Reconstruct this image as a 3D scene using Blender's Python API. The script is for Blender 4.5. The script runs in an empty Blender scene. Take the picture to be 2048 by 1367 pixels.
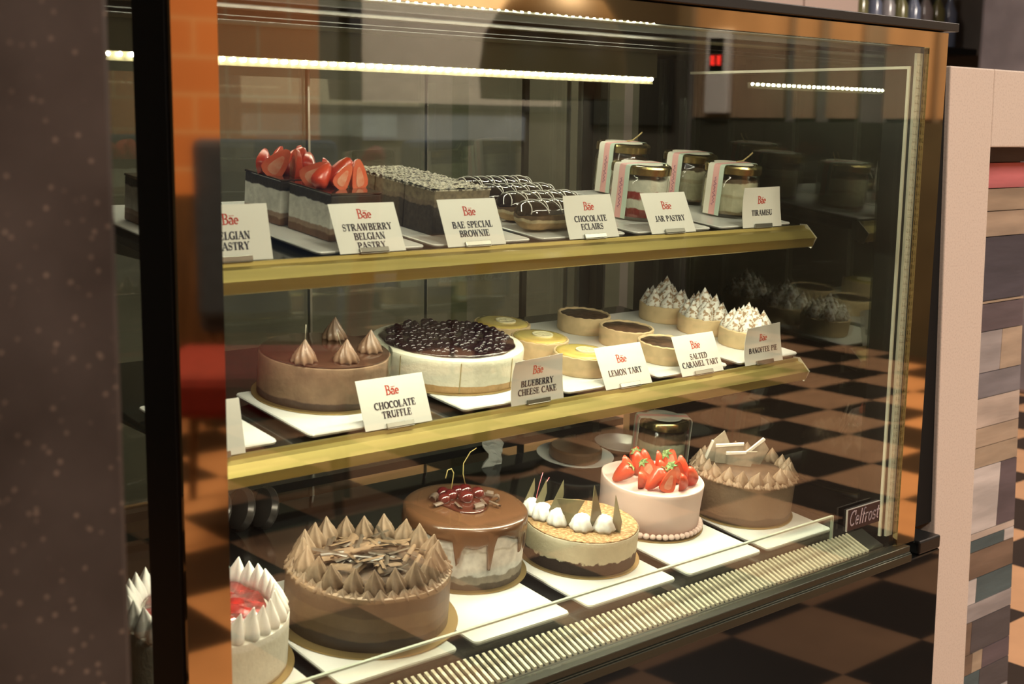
import bpy, math, random
from mathutils import Vector, Matrix
random.seed(7)
SC = bpy.context.scene
COL = SC.collection
PI = math.pi
H = 1.15                      # eye height above the floor
# ------------------------------------------------------------------ camera
F_PX = 2600.0
def unit(v):
    return Vector(v).normalized()
_x = Vector((3026.0, -393.5, F_PX))
_dz = -224.0
_yz = -(F_PX * F_PX + _x.x * _dz) / _x.y
AX = _x.normalized(); AD = Vector((_dz, _yz, F_PX)).normalized()
AZ = -AD; AY = AZ.cross(AX)
cam_d = bpy.data.cameras.new('camera'); cam = bpy.data.objects.new('camera', cam_d); COL.objects.link(cam)
right = Vector((AX.x, AY.x, AZ.x)); down = Vector((AX.y, AY.y, AZ.y)); fwd = Vector((AX.z, AY.z, AZ.z))
m = Matrix((right, -down, -fwd)).transposed().to_4x4(); m.translation = Vector((0, 0, H))
cam.matrix_world = m
cam_d.sensor_width = 36.0; cam_d.lens = F_PX / 2048.0 * 36.0
cam_d.clip_start = 0.02
cam_d.dof.use_dof = True; cam_d.dof.focus_distance = 1.80; cam_d.dof.aperture_fstop = 8.0
SC.camera = cam
SC.view_settings.view_transform = 'Standard'; SC.view_settings.look = 'None'
SC.view_settings.exposure = 0.0; SC.view_settings.gamma = 1.0
SC.view_settings.use_curve_mapping = False
SC.cycles.max_bounces = 10; SC.cycles.transparent_max_bounces = 24
SC.cycles.caustics_reflective = False; SC.cycles.caustics_refractive = False
SC.cycles.sample_clamp_indirect = 4.0
# ------------------------------------------------------------------ world and added room lamps
w = bpy.data.worlds.new('world'); SC.world = w; w.use_nodes = True
w.node_tree.nodes['Background'].inputs[0].default_value = (0.5, 0.42, 0.36, 1)
w.node_tree.nodes['Background'].inputs[1].default_value = 0.05
def area(name, loc, sx, sy, power, color, target=None, parent=None):
    l = bpy.data.lights.new(name, 'AREA'); l.shape = 'RECTANGLE'; l.size = sx; l.size_y = sy
    l.energy = power; l.color = color
    o = bpy.data.objects.new(name, l); COL.objects.link(o); o.location = loc
    if target is not None:
        o.rotation_euler = (Vector(target) - Vector(loc)).to_track_quat('-Z', 'Y').to_euler()
    if parent: o.parent = parent
    return o
WARM = (1.0, 0.88, 0.74)
CEIL = 3.0
ADDED_LAMPS = [(0.8, -1.4, 75), (4.2, -2.0, 140), (4.9, 0.5, 95), (1.0, 0.1, 18), (3.0, 2.9, 30)]  # out-of-view lamps, added to brighten the mirrored room and the counter
for i, (lx, ly, pw) in enumerate(ADDED_LAMPS):
    area('room_lamp_light', (lx, ly, CEIL - 0.06), 0.55, 0.55, pw, WARM, (lx, ly, 0))

# ------------------------------------------------------------------ helpers
MATS = {}
def new_mat(name):
    mt = bpy.data.materials.new(name); mt.use_nodes = True
    return mt, mt.node_tree.nodes, mt.node_tree.links, mt.node_tree.nodes['Principled BSDF']
def mat(name, col, rough=0.5, metal=0.0, spec=0.5, var=0.0, vscale=20.0, bump=0.0, bscale=60.0, coat=0.0, sss=0.0, col2=None, lo=0.35, hi=0.65, detail=4.0, emit=None, estr=0.0, stretch=None):
    if name in MATS: return MATS[name]
    mt, N, L, B = new_mat(name)
    B.inputs['Base Color'].default_value = (*col, 1); B.inputs['Roughness'].default_value = rough
    B.inputs['Metallic'].default_value = metal; B.inputs['Specular IOR Level'].default_value = spec
    B.inputs['Coat Weight'].default_value = coat; B.inputs['Coat Roughness'].default_value = 0.06
    if sss: B.inputs['Subsurface Weight'].default_value = sss; B.inputs['Subsurface Radius'].default_value = (0.006, 0.004, 0.003)
    if emit: B.inputs['Emission Color'].default_value = (*emit, 1); B.inputs['Emission Strength'].default_value = estr
    if var or bump or col2:
        tc = N.new('ShaderNodeTexCoord'); mp = N.new('ShaderNodeMapping'); L.new(tc.outputs['Object'], mp.inputs[0])
        if stretch: mp.inputs['Scale'].default_value = stretch
    if var or col2:
        n = N.new('ShaderNodeTexNoise'); n.inputs['Scale'].default_value = vscale; n.inputs['Detail'].default_value = detail
        L.new(mp.outputs[0], n.inputs[0])
        r = N.new('ShaderNodeValToRGB'); L.new(n.outputs[0], r.inputs[0])
        r.color_ramp.elements[0].position = lo; r.color_ramp.elements[1].position = hi
        c2 = col2 if col2 else tuple(max(0, c * (1 - var)) for c in col)
        r.color_ramp.elements[0].color = (*c2, 1); r.color_ramp.elements[1].color = (*col, 1)
        L.new(r.outputs[0], B.inputs['Base Color'])
    if bump:
        n = N.new('ShaderNodeTexNoise'); n.inputs['Scale'].default_value = bscale; n.inputs['Detail'].default_value = 5
        L.new(mp.outputs[0], n.inputs[0])
        b = N.new('ShaderNodeBump'); b.inputs['Strength'].default_value = 1.0; b.inputs['Distance'].default_value = bump
        L.new(n.outputs[0], b.inputs['Height']); L.new(b.outputs[0], B.inputs['Normal'])
    MATS[name] = mt; return mt
def layer_mat(name, stops, amp=0.004, scale=60, rough=0.6, bump=0.0006, bscale=220, spec=0.4, var=0.12, vscale=90, coat=0.0):
    """colours stacked by height in the thing's own space; stops = [(z_from, colour), ...] in metres"""
    if name in MATS: return MATS[name]
    mt, N, L, B = new_mat(name)
    B.inputs['Roughness'].default_value = rough; B.inputs['Specular IOR Level'].default_value = spec
    B.inputs['Coat Weight'].default_value = coat
    tc = N.new('ShaderNodeTexCoord'); sp = N.new('ShaderNodeSeparateXYZ'); L.new(tc.outputs['Object'], sp.inputs[0])
    n = N.new('ShaderNodeTexNoise'); n.inputs['Scale'].default_value = scale; n.inputs['Detail'].default_value = 5
    L.new(tc.outputs['Object'], n.inputs[0])
    ma = N.new('ShaderNodeMath'); ma.operation = 'MULTIPLY_ADD'; ma.inputs[1].default_value = amp * 2; L.new(n.outputs[0], ma.inputs[0]); L.new(sp.outputs[2], ma.inputs[2])
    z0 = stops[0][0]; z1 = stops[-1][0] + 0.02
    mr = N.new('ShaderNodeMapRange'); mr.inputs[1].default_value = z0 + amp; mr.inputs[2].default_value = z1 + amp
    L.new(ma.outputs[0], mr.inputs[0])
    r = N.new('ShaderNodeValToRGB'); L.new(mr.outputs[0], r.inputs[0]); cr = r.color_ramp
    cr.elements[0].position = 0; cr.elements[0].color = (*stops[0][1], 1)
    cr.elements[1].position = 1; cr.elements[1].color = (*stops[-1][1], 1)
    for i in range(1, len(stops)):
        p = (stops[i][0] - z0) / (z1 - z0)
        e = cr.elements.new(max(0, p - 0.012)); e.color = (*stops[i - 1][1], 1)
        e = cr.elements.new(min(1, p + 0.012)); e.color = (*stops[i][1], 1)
    n2 = N.new('ShaderNodeTexNoise'); n2.inputs['Scale'].default_value = vscale; n2.inputs['Detail'].default_value = 6
    L.new(tc.outputs['Object'], n2.inputs[0])
    m2 = N.new('ShaderNodeMapRange'); m2.inputs[1].default_value = 0.3; m2.inputs[2].default_value = 0.7
    m2.inputs[3].default_value = 1 - var * 2; m2.inputs[4].default_value = 1.0; L.new(n2.outputs[0], m2.inputs[0])
    mx = N.new('ShaderNodeVectorMath'); mx.operation = 'MULTIPLY'; L.new(r.outputs[0], mx.inputs[0]); L.new(m2.outputs[0], mx.inputs[1])
    L.new(mx.outputs[0], B.inputs['Base Color'])
    if bump:
        n3 = N.new('ShaderNodeTexNoise'); n3.inputs['Scale'].default_value = bscale; L.new(tc.outputs['Object'], n3.inputs[0])
        b = N.new('ShaderNodeBump'); b.inputs['Distance'].default_value = bump; b.inputs['Strength'].default_value = 1
        L.new(n3.outputs[0], b.inputs['Height']); L.new(b.outputs[0], B.inputs['Normal'])
    MATS[name] = mt; return mt
def glass_mat(name, tint, f0=0.07, rough=0.0):
    if name in MATS: return MATS[name]
    mt, N, L, B = new_mat(name); N.remove(B); out = N['Material Output']
    lw = N.new('ShaderNodeLayerWeight'); lw.inputs[0].default_value = 0.5
    pw = N.new('ShaderNodeMath'); pw.operation = 'POWER'; pw.inputs[1].default_value = 5; L.new(lw.outputs['Facing'], pw.inputs[0])
    ma = N.new('ShaderNodeMath'); ma.operation = 'MULTIPLY_ADD'; ma.inputs[1].default_value = 1 - f0; ma.inputs[2].default_value = f0
    L.new(pw.outputs[0], ma.inputs[0])
    t = N.new('ShaderNodeBsdfTransparent'); t.inputs[0].default_value = (*tint, 1)
    g = N.new('ShaderNodeBsdfGlossy'); g.inputs['Roughness'].default_value = rough; g.inputs[0].default_value = (1, 1, 1, 1)
    mx = N.new('ShaderNodeMixShader'); L.new(ma.outputs[0], mx.inputs[0]); L.new(t.outputs[0], mx.inputs[1]); L.new(g.outputs[0], mx.inputs[2])
    L.new(mx.outputs[0], out.inputs[0]); MATS[name] = mt; return mt

class G:
    def __init__(s): s.v = []; s.f = []; s.m = []; s.T = None
    def pt(s, p):
        s.v.append(tuple(s.T @ Vector(p)) if s.T else tuple(p)); return len(s.v) - 1
    def add(s, vs, fs, mi=0):
        b = len(s.v)
        for p in vs: s.pt(p)
        for f in fs: s.f.append(tuple(b + i for i in f)); s.m.append(mi)
        return s
    def box(s, x0, x1, y0, y1, z0, z1, mi=0):
        return s.add([(x0, y0, z0), (x1, y0, z0), (x1, y1, z0), (x0, y1, z0), (x0, y0, z1), (x1, y0, z1), (x1, y1, z1), (x0, y1, z1)],
                     [(0, 3, 2, 1), (4, 5, 6, 7), (0, 1, 5, 4), (1, 2, 6, 5), (2, 3, 7, 6), (3, 0, 4, 7)], mi)
    def lathe(s, prof, n=48, fn=None, mi=0, cx=0, cy=0, a0=0.0, a1=2 * PI):
        full = abs(a1 - a0 - 2 * PI) < 1e-6; cnt = n if full else n + 1
        rows = []; vs = []
        for (r, z) in prof:
            if r <= 1e-7: rows.append([len(vs)]); vs.append((cx, cy, z)); continue
            row = []
            for k in range(cnt):
                a = a0 + (a1 - a0) * k / n; rr, zz = (fn(a, r, z) if fn else (r, z))
                row.append(len(vs)); vs.append((cx + rr * math.cos(a), cy + rr * math.sin(a), zz))
            rows.append(row)
        fs = []
        for A, B_ in zip(rows, rows[1:]):
            for k in range(n):
                k2 = (k + 1) % cnt if full else k + 1
                if len(A) == 1 and len(B_) == 1: continue
                if len(A) == 1: fs.append((A[0], B_[k2], B_[k]))
                elif len(B_) == 1: fs.append((A[k], A[k2], B_[0]))
                else: fs.append((A[k], A[k2], B_[k2], B_[k]))
        return s.add(vs, fs, mi)
    def tube(s, pts, r, n=8, mi=0, r1=None):
        pts = [Vector(p) for p in pts]; vs = []; fs = []
        for i, p in enumerate(pts):
            d = (pts[min(i + 1, len(pts) - 1)] - pts[max(i - 1, 0)]).normalized()
            u = d.orthogonal().normalized() if i == 0 else (u - d * u.dot(d)).normalized(); q = d.cross(u)
            rr = r if r1 is None else r + (r1 - r) * i / (len(pts) - 1)
            for k in range(n):
                a = 2 * PI * k / n; vs.append(tuple(p + u * (rr * math.cos(a)) + q * (rr * math.sin(a))))
        for i in range(len(pts) - 1):
            for k in range(n):
                fs.append((i * n + k, i * n + (k + 1) % n, (i + 1) * n + (k + 1) % n, (i + 1) * n + k))
        fs.append(tuple(reversed(range(n)))); fs.append(tuple(range((len(pts) - 1) * n, len(pts) * n)))
        return s.add(vs, fs, mi)
    def prism(s, poly, axis, a0, a1, mi=0):
        """polygon in the plane square to axis, pushed from a0 to a1"""
        n = len(poly)
        def P(p, a):
            return (a, p[0], p[1]) if axis == 'x' else ((p[0], a, p[1]) if axis == 'y' else (p[0], p[1], a))
        vs = [P(p, a0) for p in poly] + [P(p, a1) for p in poly]
        fs = [tuple(range(n)), tuple(reversed(range(n, 2 * n)))] + [(i, i + n, (i + 1) % n + n, (i + 1) % n) for i in range(n)]
        return s.add(vs, fs, mi)
    def ball(s, c, r, n=10, mi=0, sq=1.0):
        prof = [(r * math.sin(PI * i / (n // 2 + 1)), c[2] - sq * r * math.cos(PI * i / (n // 2 + 1))) for i in range(n // 2 + 2)]
        prof[0] = (0, prof[0][1]); prof[-1] = (0, prof[-1][1])
        return s.lathe(prof, n, mi=mi, cx=c[0], cy=c[1])
    def mesh(s, name, mats, smooth=False):
        me = bpy.data.meshes.new(name); me.from_pydata(s.v, [], s.f)
        for mt in (mats if isinstance(mats, (list, tuple)) else [mats]): me.materials.append(mt)
        me.polygons.foreach_set('material_index', s.m)
        me.update()
        import bmesh
        bm = bmesh.new(); bm.from_mesh(me); bmesh.ops.recalc_face_normals(bm, faces=bm.faces); bm.to_mesh(me); bm.free()
        if smooth:
            for p in me.polygons: p.use_smooth = True
            if smooth is not True: me.set_sharp_from_angle(angle=math.radians(smooth))
        return me
    def build(s, name, mats, parent=None, smooth=False, bev=0.0, seg=2):
        o = bpy.data.objects.new(name, s.mesh(name, mats, smooth)); COL.objects.link(o)
        if parent: o.parent = parent
        if bev:
            b = o.modifiers.new('bevel', 'BEVEL'); b.width = bev; b.segments = seg; b.limit_method = 'ANGLE'; b.angle_limit = math.radians(40)
        return o
def tag(o, label, cat=None, group=None, kind=None):
    if label: o['label'] = label
    if cat: o['category'] = cat
    if group: o['group'] = group
    if kind: o['kind'] = kind
    return o
def thing(name, label, cat, loc=(0, 0, 0), rot=None, group=None):
    o = bpy.data.objects.new(name, None); COL.objects.link(o); o.empty_display_size = 0.05
    o.location = loc
    if rot is not None: o.rotation_euler = rot
    return tag(o, label, cat, group)
def inst(me, name, parent, loc=(0, 0, 0), rot=(0, 0, 0), sc=1.0):
    o = bpy.data.objects.new(name, me); COL.objects.link(o); o.parent = parent
    o.location = loc; o.rotation_euler = rot; o.scale = (sc, sc, sc) if isinstance(sc, (int, float)) else sc
    return o
TH = math.radians(6.5)        # the decks slope down towards the customer
class Plane:
    def __init__(s, y0, z0): s.y0 = y0; s.z0 = z0 + H; s.n = Vector((0, -math.sin(TH), math.cos(TH))); s.v = Vector((0, math.cos(TH), math.sin(TH)))
    def pt(s, x, v, h=0.0): return Vector((x, s.y0, s.z0)) + s.v * v + s.n * h
    def rot(s, yaw=0.0): return (Matrix.Rotation(TH, 3, 'X') @ Matrix.Rotation(yaw, 3, 'Z')).to_euler()
    def thing(s, name, label, cat, x, v, h=0.0, yaw=0.0, group=None): return thing(name, label, cat, s.pt(x, v, h), s.rot(yaw), group)
UP = Plane(1.18, -0.148); MID = Plane(1.18, -0.348); LOW = Plane(1.11, -0.600)
D = 1.0285
# ------------------------------------------------------------------ common materials
BLACK = mat('black_enamel', (0.006, 0.006, 0.006), 0.35, spec=0.4)
BLACKGLOSS = mat('black_gloss_panel', (0.003, 0.003, 0.003), 0.04, spec=0.55)
GOLD = mat('gold_anodised', (0.42, 0.335, 0.105), 0.42, metal=0.8, bump=0.00015, bscale=300, stretch=(0.05, 1, 1), var=0.25, vscale=60)
BRONZE = mat('bronze_mirror', (0.55, 0.40, 0.22), 0.04, metal=1.0)
STEEL = mat('brushed_steel', (0.50, 0.50, 0.44), 0.3, metal=1.0, bump=0.0001, bscale=200)
DARKSTEEL = mat('dark_steel', (0.20, 0.20, 0.17), 0.3, metal=1.0, bump=0.0001, bscale=200)
GLASS = glass_mat('pane_glass', (0.97, 0.985, 0.945), 0.068)
REARGLASS = glass_mat('rear_door_glass', (0.82, 0.87, 0.78), 0.07)
CLEAR = glass_mat('clear_acrylic', (0.97, 0.985, 0.96), 0.05)
JARGLASS = glass_mat('jar_glass', (0.96, 0.97, 0.94), 0.06, 0.02)
PLATEM = mat('white_melamine', (0.83, 0.83, 0.79), 0.18, spec=0.6)

# ------------------------------------------------------------------ setting
def struct(o): o['kind'] = 'structure'; return o
TILE = 0.308
def floor_mat():
    mt, N, L, B = new_mat('checker_tiles')
    tc = N.new('ShaderNodeTexCoord'); mp = N.new('ShaderNodeMapping'); L.new(tc.outputs['Object'], mp.inputs[0])
    mp.inputs['Location'].default_value = (-2.607 / TILE, -0.193 / TILE, 0.3); mp.inputs['Scale'].default_value = (1 / TILE, 1 / TILE, 1 / TILE)
    ck = N.new('ShaderNodeTexChecker'); ck.inputs['Scale'].default_value = 1.0
    L.new(mp.outputs[0], ck.inputs[0])
    ck.inputs[1].default_value = (0.60, 0.33, 0.18, 1); ck.inputs[2].default_value = (0.035, 0.022, 0.016, 1)
    n = N.new('ShaderNodeTexNoise'); n.inputs['Scale'].default_value = 7; n.inputs['Detail'].default_value = 6; L.new(tc.outputs['Object'], n.inputs[0])
    mr = N.new('ShaderNodeMapRange'); mr.inputs[3].default_value = 0.7; mr.inputs[4].default_value = 1.15; L.new(n.outputs[0], mr.inputs[0])
    mx = N.new('ShaderNodeVectorMath'); mx.operation = 'MULTIPLY'; L.new(ck.outputs[0], mx.inputs[0]); L.new(mr.outputs[0], mx.inputs[1])
    L.new(mx.outputs[0], B.inputs['Base Color']); B.inputs['Roughness'].default_value = 0.4; B.inputs['Specular IOR Level'].default_value = 0.3
    return mt
struct(G().box(-2.5, 6.3, -3.6, 4.0, -0.1, 0.0).build('floor', floor_mat()))
struct(G().box(-2.5, 6.3, -3.6, 4.0, CEIL, CEIL + 0.1).build('ceiling', mat('ceiling_paint', (0.42, 0.36, 0.30), 0.9, var=0.1)))
XR = 5.9; YF = -3.15
def brick_mat():
    mt, N, L, B = new_mat('orange_brick')
    tc = N.new('ShaderNodeTexCoord'); mp = N.new('ShaderNodeMapping'); mp.inputs['Rotation'].default_value = (PI / 2, 0, 0); L.new(tc.outputs['Object'], mp.inputs[0])
    bk = N.new('ShaderNodeTexBrick'); bk.inputs['Scale'].default_value = 1.6; L.new(mp.outputs[0], bk.inputs[0])
    bk.inputs['Color1'].default_value = (0.62, 0.24, 0.08, 1); bk.inputs['Color2'].default_value = (0.54, 0.20, 0.07, 1)
    bk.inputs['Mortar'].default_value = (0.60, 0.36, 0.20, 1); bk.inputs['Mortar Size'].default_value = 0.012
    L.new(bk.outputs[0], B.inputs['Base Color']); B.inputs['Roughness'].default_value = 0.8
    return mt
struct(G().box(-2.5, 6.1, YF - 0.15, YF, 0, CEIL).build('wall_front', mat('umber_plaster', (0.13, 0.12, 0.095), 0.8, var=0.3, vscale=3)))
struct(G().box(XR, XR + 0.15, YF, 3.75, 0, CEIL).build('wall_right', mat('mauve_plaster', (0.20, 0.18, 0.165), 0.8, var=0.25, vscale=4)))
struct(G().box(-2.5, 6.1, 3.6, 3.75, 0, CEIL).build('wall_back', mat('kitchen_plaster', (0.15, 0.145, 0.125), 0.8, var=0.4, vscale=3)))
def speckle():
    mt, N, L, B = new_mat('speckled_granite')
    tc = N.new('ShaderNodeTexCoord')
    v = N.new('ShaderNodeTexVoronoi'); v.inputs['Scale'].default_value = 120; L.new(tc.outputs['Object'], v.inputs[0])
    r = N.new('ShaderNodeValToRGB'); L.new(v.outputs['Distance'], r.inputs[0])
    r.color_ramp.elements[0].position = 0.06; r.color_ramp.elements[0].color = (0.16, 0.115, 0.09, 1)
    r.color_ramp.elements[1].position = 0.22; r.color_ramp.elements[1].color = (0.043, 0.034, 0.031, 1)
    n = N.new('ShaderNodeTexNoise'); n.inputs['Scale'].default_value = 12; n.inputs['Detail'].default_value = 6; L.new(tc.outputs['Object'], n.inputs[0])
    mr = N.new('ShaderNodeMapRange'); mr.inputs[1].default_value = 0.3; mr.inputs[2].default_value = 0.7; mr.inputs[3].default_value = 0.6; mr.inputs[4].default_value = 1.4; L.new(n.outputs[0], mr.inputs[0])
    mx = N.new('ShaderNodeVectorMath'); mx.operation = 'MULTIPLY'; L.new(r.outputs[0], mx.inputs[0]); L.new(mr.outputs[0], mx.inputs[1])
    L.new(mx.outputs[0], B.inputs['Base Color']); B.inputs['Roughness'].default_value = 0.35
    return mt
struct(G().box(-0.75, 0.314, 0.70, 0.92, 0, CEIL).build('wall_left', speckle(), bev=0.004))

# ------------------------------------------------------------------ display case
CASE_L = 'black and bronze glass-fronted refrigerated cake showcase, lit from within'
case = thing('display_case', CASE_L, 'display case', (1.115, D, 0))
def cs(g, name, m_, smooth=False, bev=0.0, parent=None):
    """case part: geometry given in camera-height coordinates (z counted from eye level)"""
    off = Vector((1.115, D, 0))
    g.v = [(a - off.x, b - off.y, c + H) for a, b, c in g.v]
    return g.build(name, m_, parent or case, smooth, bev)
XL, XR_ = 0.514, 1.715; GX0, GX1 = 0.5575, 1.668; GZ0, GZ1 = -0.617, 0.113
cs(G().box(GX0, GX1, D, D + 0.006, GZ0, GZ1), 'front_glass', GLASS)
bd = G(); bd.box(XL, GX0, D - 0.001, D + 0.007, GZ0, 0.135); bd.box(GX1, XR_, D - 0.001, D + 0.007, GZ0, 0.135); bd.box(GX0, GX1, D - 0.001, D + 0.007, GZ1, 0.135)
tag(cs(bd, 'mirror_border', BRONZE), 'bronze mirrored border of the front pane')
tag(cs(G().box(XL - 0.012, XR_ + 0.012, D - 0.010, 1.64, 0.137, 0.149), 'top_slab', BLACK, bev=0.001), 'thin black top')
cs(G().box(XL, XR_, D + 0.008, 1.63, 0.118, 0.1365), 'ceiling_panel', mat('olive_steel', (0.20, 0.175, 0.10), 0.5, metal=0.25, spec=0.3))
cl = G()
for y_ in (1.12, 1.17, 1.30, 1.36): cl.box(XL + 0.02, XR_ - 0.02, y_, y_ + 0.012, 0.112, 0.118)
cs(cl, 'ceiling_rib', mat('rib_black', (0.03, 0.028, 0.02), 0.6, spec=0.2))
# side panes with black printed border
for sx in (0.514, 1.668):
    g = G(); g.box(sx, sx + 0.006, D + 0.072, 1.60, -0.60, 0.116); 
    cs(g, 'side_glass', GLASS if sx < 1 else glass_mat('side_pane_glass', (0.75, 0.80, 0.72), 0.10))
g = G(); g.box(0.512, 0.5175, D + 0.0075, D + 0.068, -0.617, 0.135)
tag(cs(g, 'side_border', BLACK), 'black border of the left side pane')
g = G(); g.box(1.705, 1.722, D + 0.010, 1.62, -0.617, 0.135); tag(cs(g, 'side_border', BLACK), 'black outer right side panel')
tag(cs(G().prism([(1.7228, 0.128), (1.7785, 0.0925), (1.8255, -0.618), (1.7228, -0.618)], 'y', 1.066, 1.60), 'side_filler', mat('matt_black', (0.004, 0.004, 0.004), 0.7, spec=0.2)), 'matt black infill between case and counter')  # solid black wedge stands for the dark gap beside the counter leg
sp = mat('glass_spacer', (0.60, 0.60, 0.48), 0.45, metal=0.2, bump=0.0005, bscale=500, spec=0.6)
g = G(); g.box(1.652, 1.667, D + 0.008, D + 0.012, -0.60, 0.105)
for k in range(64):
    z_ = -0.585 + k * 0.0107
    g.box(1.6545, 1.658, D + 0.0072, D + 0.009, z_, z_ + 0.005); g.box(1.660, 1.6635, D + 0.0072, D + 0.009, z_, z_ + 0.005)
tag(cs(g, 'glass_spacer', sp), 'pale perforated spacer bar between the panes')
g = G(); g.box(1.645, 1.6485, D + 0.014, D + 0.018, -0.60, 0.087); g.box(1.645, 1.6485, D + 0.018, 1.45, 0.083, 0.087)
tag(cs(g, 'pane_edge', sp), 'pale edge line of the inner right pane')
# rear sliding doors
g = G(); g.box(XL + 0.02, 1.30, 1.600, 1.604, -0.60, 0.11); cs(g, 'rear_door', REARGLASS)
g = G(); g.box(1.28, 1.66, 1.612, 1.616, -0.60, 0.11); cs(g, 'rear_door', REARGLASS)
alu = mat('door_aluminium', (0.55, 0.56, 0.50), 0.3, metal=0.9)
for x_, w_, mm in ((1.004, 0.0035, alu), (1.415, 0.010, DARKSTEEL), (1.511, 0.003, alu), (1.538, 0.005, alu), (1.600, 0.006, alu), (1.214, 0.001, alu), (0.66, 0.01, DARKSTEEL)):
    cs(G().box(x_ - w_ / 2, x_ + w_ / 2, 1.592, 1.599, -0.55, 0.115), 'door_rail', mm)
cs(G().box(1.545, 1.597, 1.5955, 1.599, -0.55, 0.115), 'door_stile', mat('smoked_panel', (0.035, 0.035, 0.03), 0.25, spec=0.6))
cs(G().box(0.52, 1.66, 1.60, 1.63, -0.645, -0.60), 'rear_sill', DARKSTEEL)
cs(G().box(0.53, 1.64, 1.5735, 1.592, -0.527, -0.515), 'rear_ledge', BLACK)
# deck floor, grille, guard
p0 = LOW.pt(0, -0.030); p1 = LOW.pt(0, 0.485)
g = G(); g.prism([(p0.y, p0.z - H - 0.002), (p1.y, p1.z - H - 0.002), (p1.y, p1.z - H - 0.02), (p0.y, p0.z - H - 0.02)], 'x', 0.525, 1.65)
cs(g, 'deck', mat('black_deck', (0.010, 0.010, 0.010), 0.12, spec=0.6), bev=0.001)
g = G(); g.box(0.525, 1.65, D + 0.0095, p0.y - 0.001, -0.640, -0.622); cs(g, 'duct', BLACK)
g = G(); g.box(0.525, 1.65, 1.0785, p0.y - 0.001, -0.622, -0.6035); g.box(0.525, 1.65, D + 0.0075, D + 0.0095, -0.640, -0.616); g.prism([(1.0395, -0.6135), (1.0775, -0.5975), (1.0775, -0.602), (1.0395, -0.618)], 'x', 1.6135, 1.65)
cs(g, 'grille_frame', DARKSTEEL)
SLAT = mat('grille_slat', (0.62, 0.58, 0.42), 0.45, metal=0.15)
def slat_at(g, x_, oy=0.0, oz=0.0):
    g.prism([(1.0385 - oy, -0.6130 + oz), (1.0780 - oy, -0.5970 + oz), (1.0780 - oy, -0.6010 + oz), (1.0385 - oy, -0.6170 + oz)], 'x', x_ - 0.0020, x_ + 0.0020)
sl = G(); slat_at(sl, 0.0, D, H); slm = sl.mesh('slat', SLAT)
NS = 118; slx = [0.537 + k * (1.073 / (NS - 1)) for k in range(NS)]
for k, x_ in enumerate(slx):
    if k >= NS - 100: inst(slm, 'slat', case, (x_ - 1.115, 0, 0))
g = G()
for x_ in slx[:NS - 100]: slat_at(g, x_)
tag(cs(g, 'slat_row', SLAT), None, kind='stuff')
g = G(); g.box(0.60, 1.577, 1.0805, 1.084, -0.603, -0.567); g.box(1.5735, 1.577, 1.0842, 1.094, -0.603, -0.567)
cs(g, 'acrylic_guard', CLEAR)
g = G(); g.box(0.60, 1.577, 1.0800, 1.0845, -0.5668, -0.5645); g.box(1.5772, 1.5790, 1.0800, 1.0845, -0.603, -0.5645)
cs(g, 'guard_edge', mat('frosted_edge', (0.50, 0.54, 0.44), 0.3, spec=0.6))
# bottom trim and lower panel
g = G(); g.box(XL, 1.690, D - 0.010, D + 0.009, -0.627, -0.6175); g.box(XL, 1.690, D - 0.014, D + 0.009, -0.641, -0.629); g.box(XL, 1.690, D - 0.012, D + 0.009, -0.629, -0.627)
cs(g, 'bottom_trim', mat('dark_trim', (0.075, 0.080, 0.062), 0.33, metal=0.85), bev=0.001)
tag(cs(G().prism([(D - 0.006, -0.6415), (1.62, -0.6415), (1.62, -1.10), (D - 0.0140, -1.10)], 'x', XL - 0.01, 1.783), 'lower_panel', BLACKGLOSS, bev=0.003), 'black glossy lower front mirroring the floor')
cs(G().box(1.7235, 1.783, D - 0.006, 1.10, -0.641, -0.620), 'corner_cap', BLACK, bev=0.003)
cs(G().box(XL + 0.03, 1.76, D + 0.03, 1.60, -1.15, -1.10), 'plinth', BLACK)
# shelves
SHELF = mat('smoked_shelf', (0.012, 0.012, 0.010), 0.10, spec=0.7)
def shelf(pl, dz):
    a = pl.pt(0, 0.003); b = pl.pt(0, 0.37)
    g = G(); g.prism([(a.y, a.z - H - 0.001), (b.y, b.z - H - 0.001), (b.y, b.z - H - 0.009), (a.y, a.z - H - 0.009)], 'x', 0.612, 1.598)
    s = cs(g, 'shelf', SHELF)
    z = dz
    prof = [(1.1815, z + 0.001), (1.1745, z + 0.001), (1.1735, z - 0.003), (1.1645, z - 0.0055), (1.1540, z - 0.016), (1.1560, z - 0.0205), (1.1580, z - 0.0285), (1.1610, z - 0.030), (1.1815, z - 0.024)]
    g = G(); g.prism(prof, 'x', 0.610, 1.600)
    r = cs(g, 'shelf_trim', GOLD, smooth=25, parent=s); tag(r, 'gold front rail of the shelf')
    g = G(); g.prism([(1.1835, z - 0.026), (1.163, z - 0.0315), (1.1615, z - 0.0325), (1.1525, z - 0.016), (1.172, z + 0.0025), (1.1835, z + 0.0025)], 'x', 1.6003, 1.6020)
    cs(g, 'rail_cap', mat('pale_cap', (0.75, 0.72, 0.6), 0.3, metal=0.6), parent=s)
    for x_ in (0.64, 1.57):
        g = G(); g.prism([(1.22, z - 0.016), (b.y, b.z - H - 0.0095), (b.y + 0.045, b.z - H - 0.0095), (b.y + 0.045, b.z - H - 0.045)], 'x', x_ - 0.0015, x_ + 0.0015)
        cs(g, 'bracket', DARKSTEEL, parent=s)
    return s
shelf(UP, -0.1445); shelf(MID, -0.3455)
for x_ in (0.64, 1.57): cs(G().box(x_ - 0.008, x_ + 0.008, 1.572, 1.5885, -0.55, 0.10), 'upright', DARKSTEEL)
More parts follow.
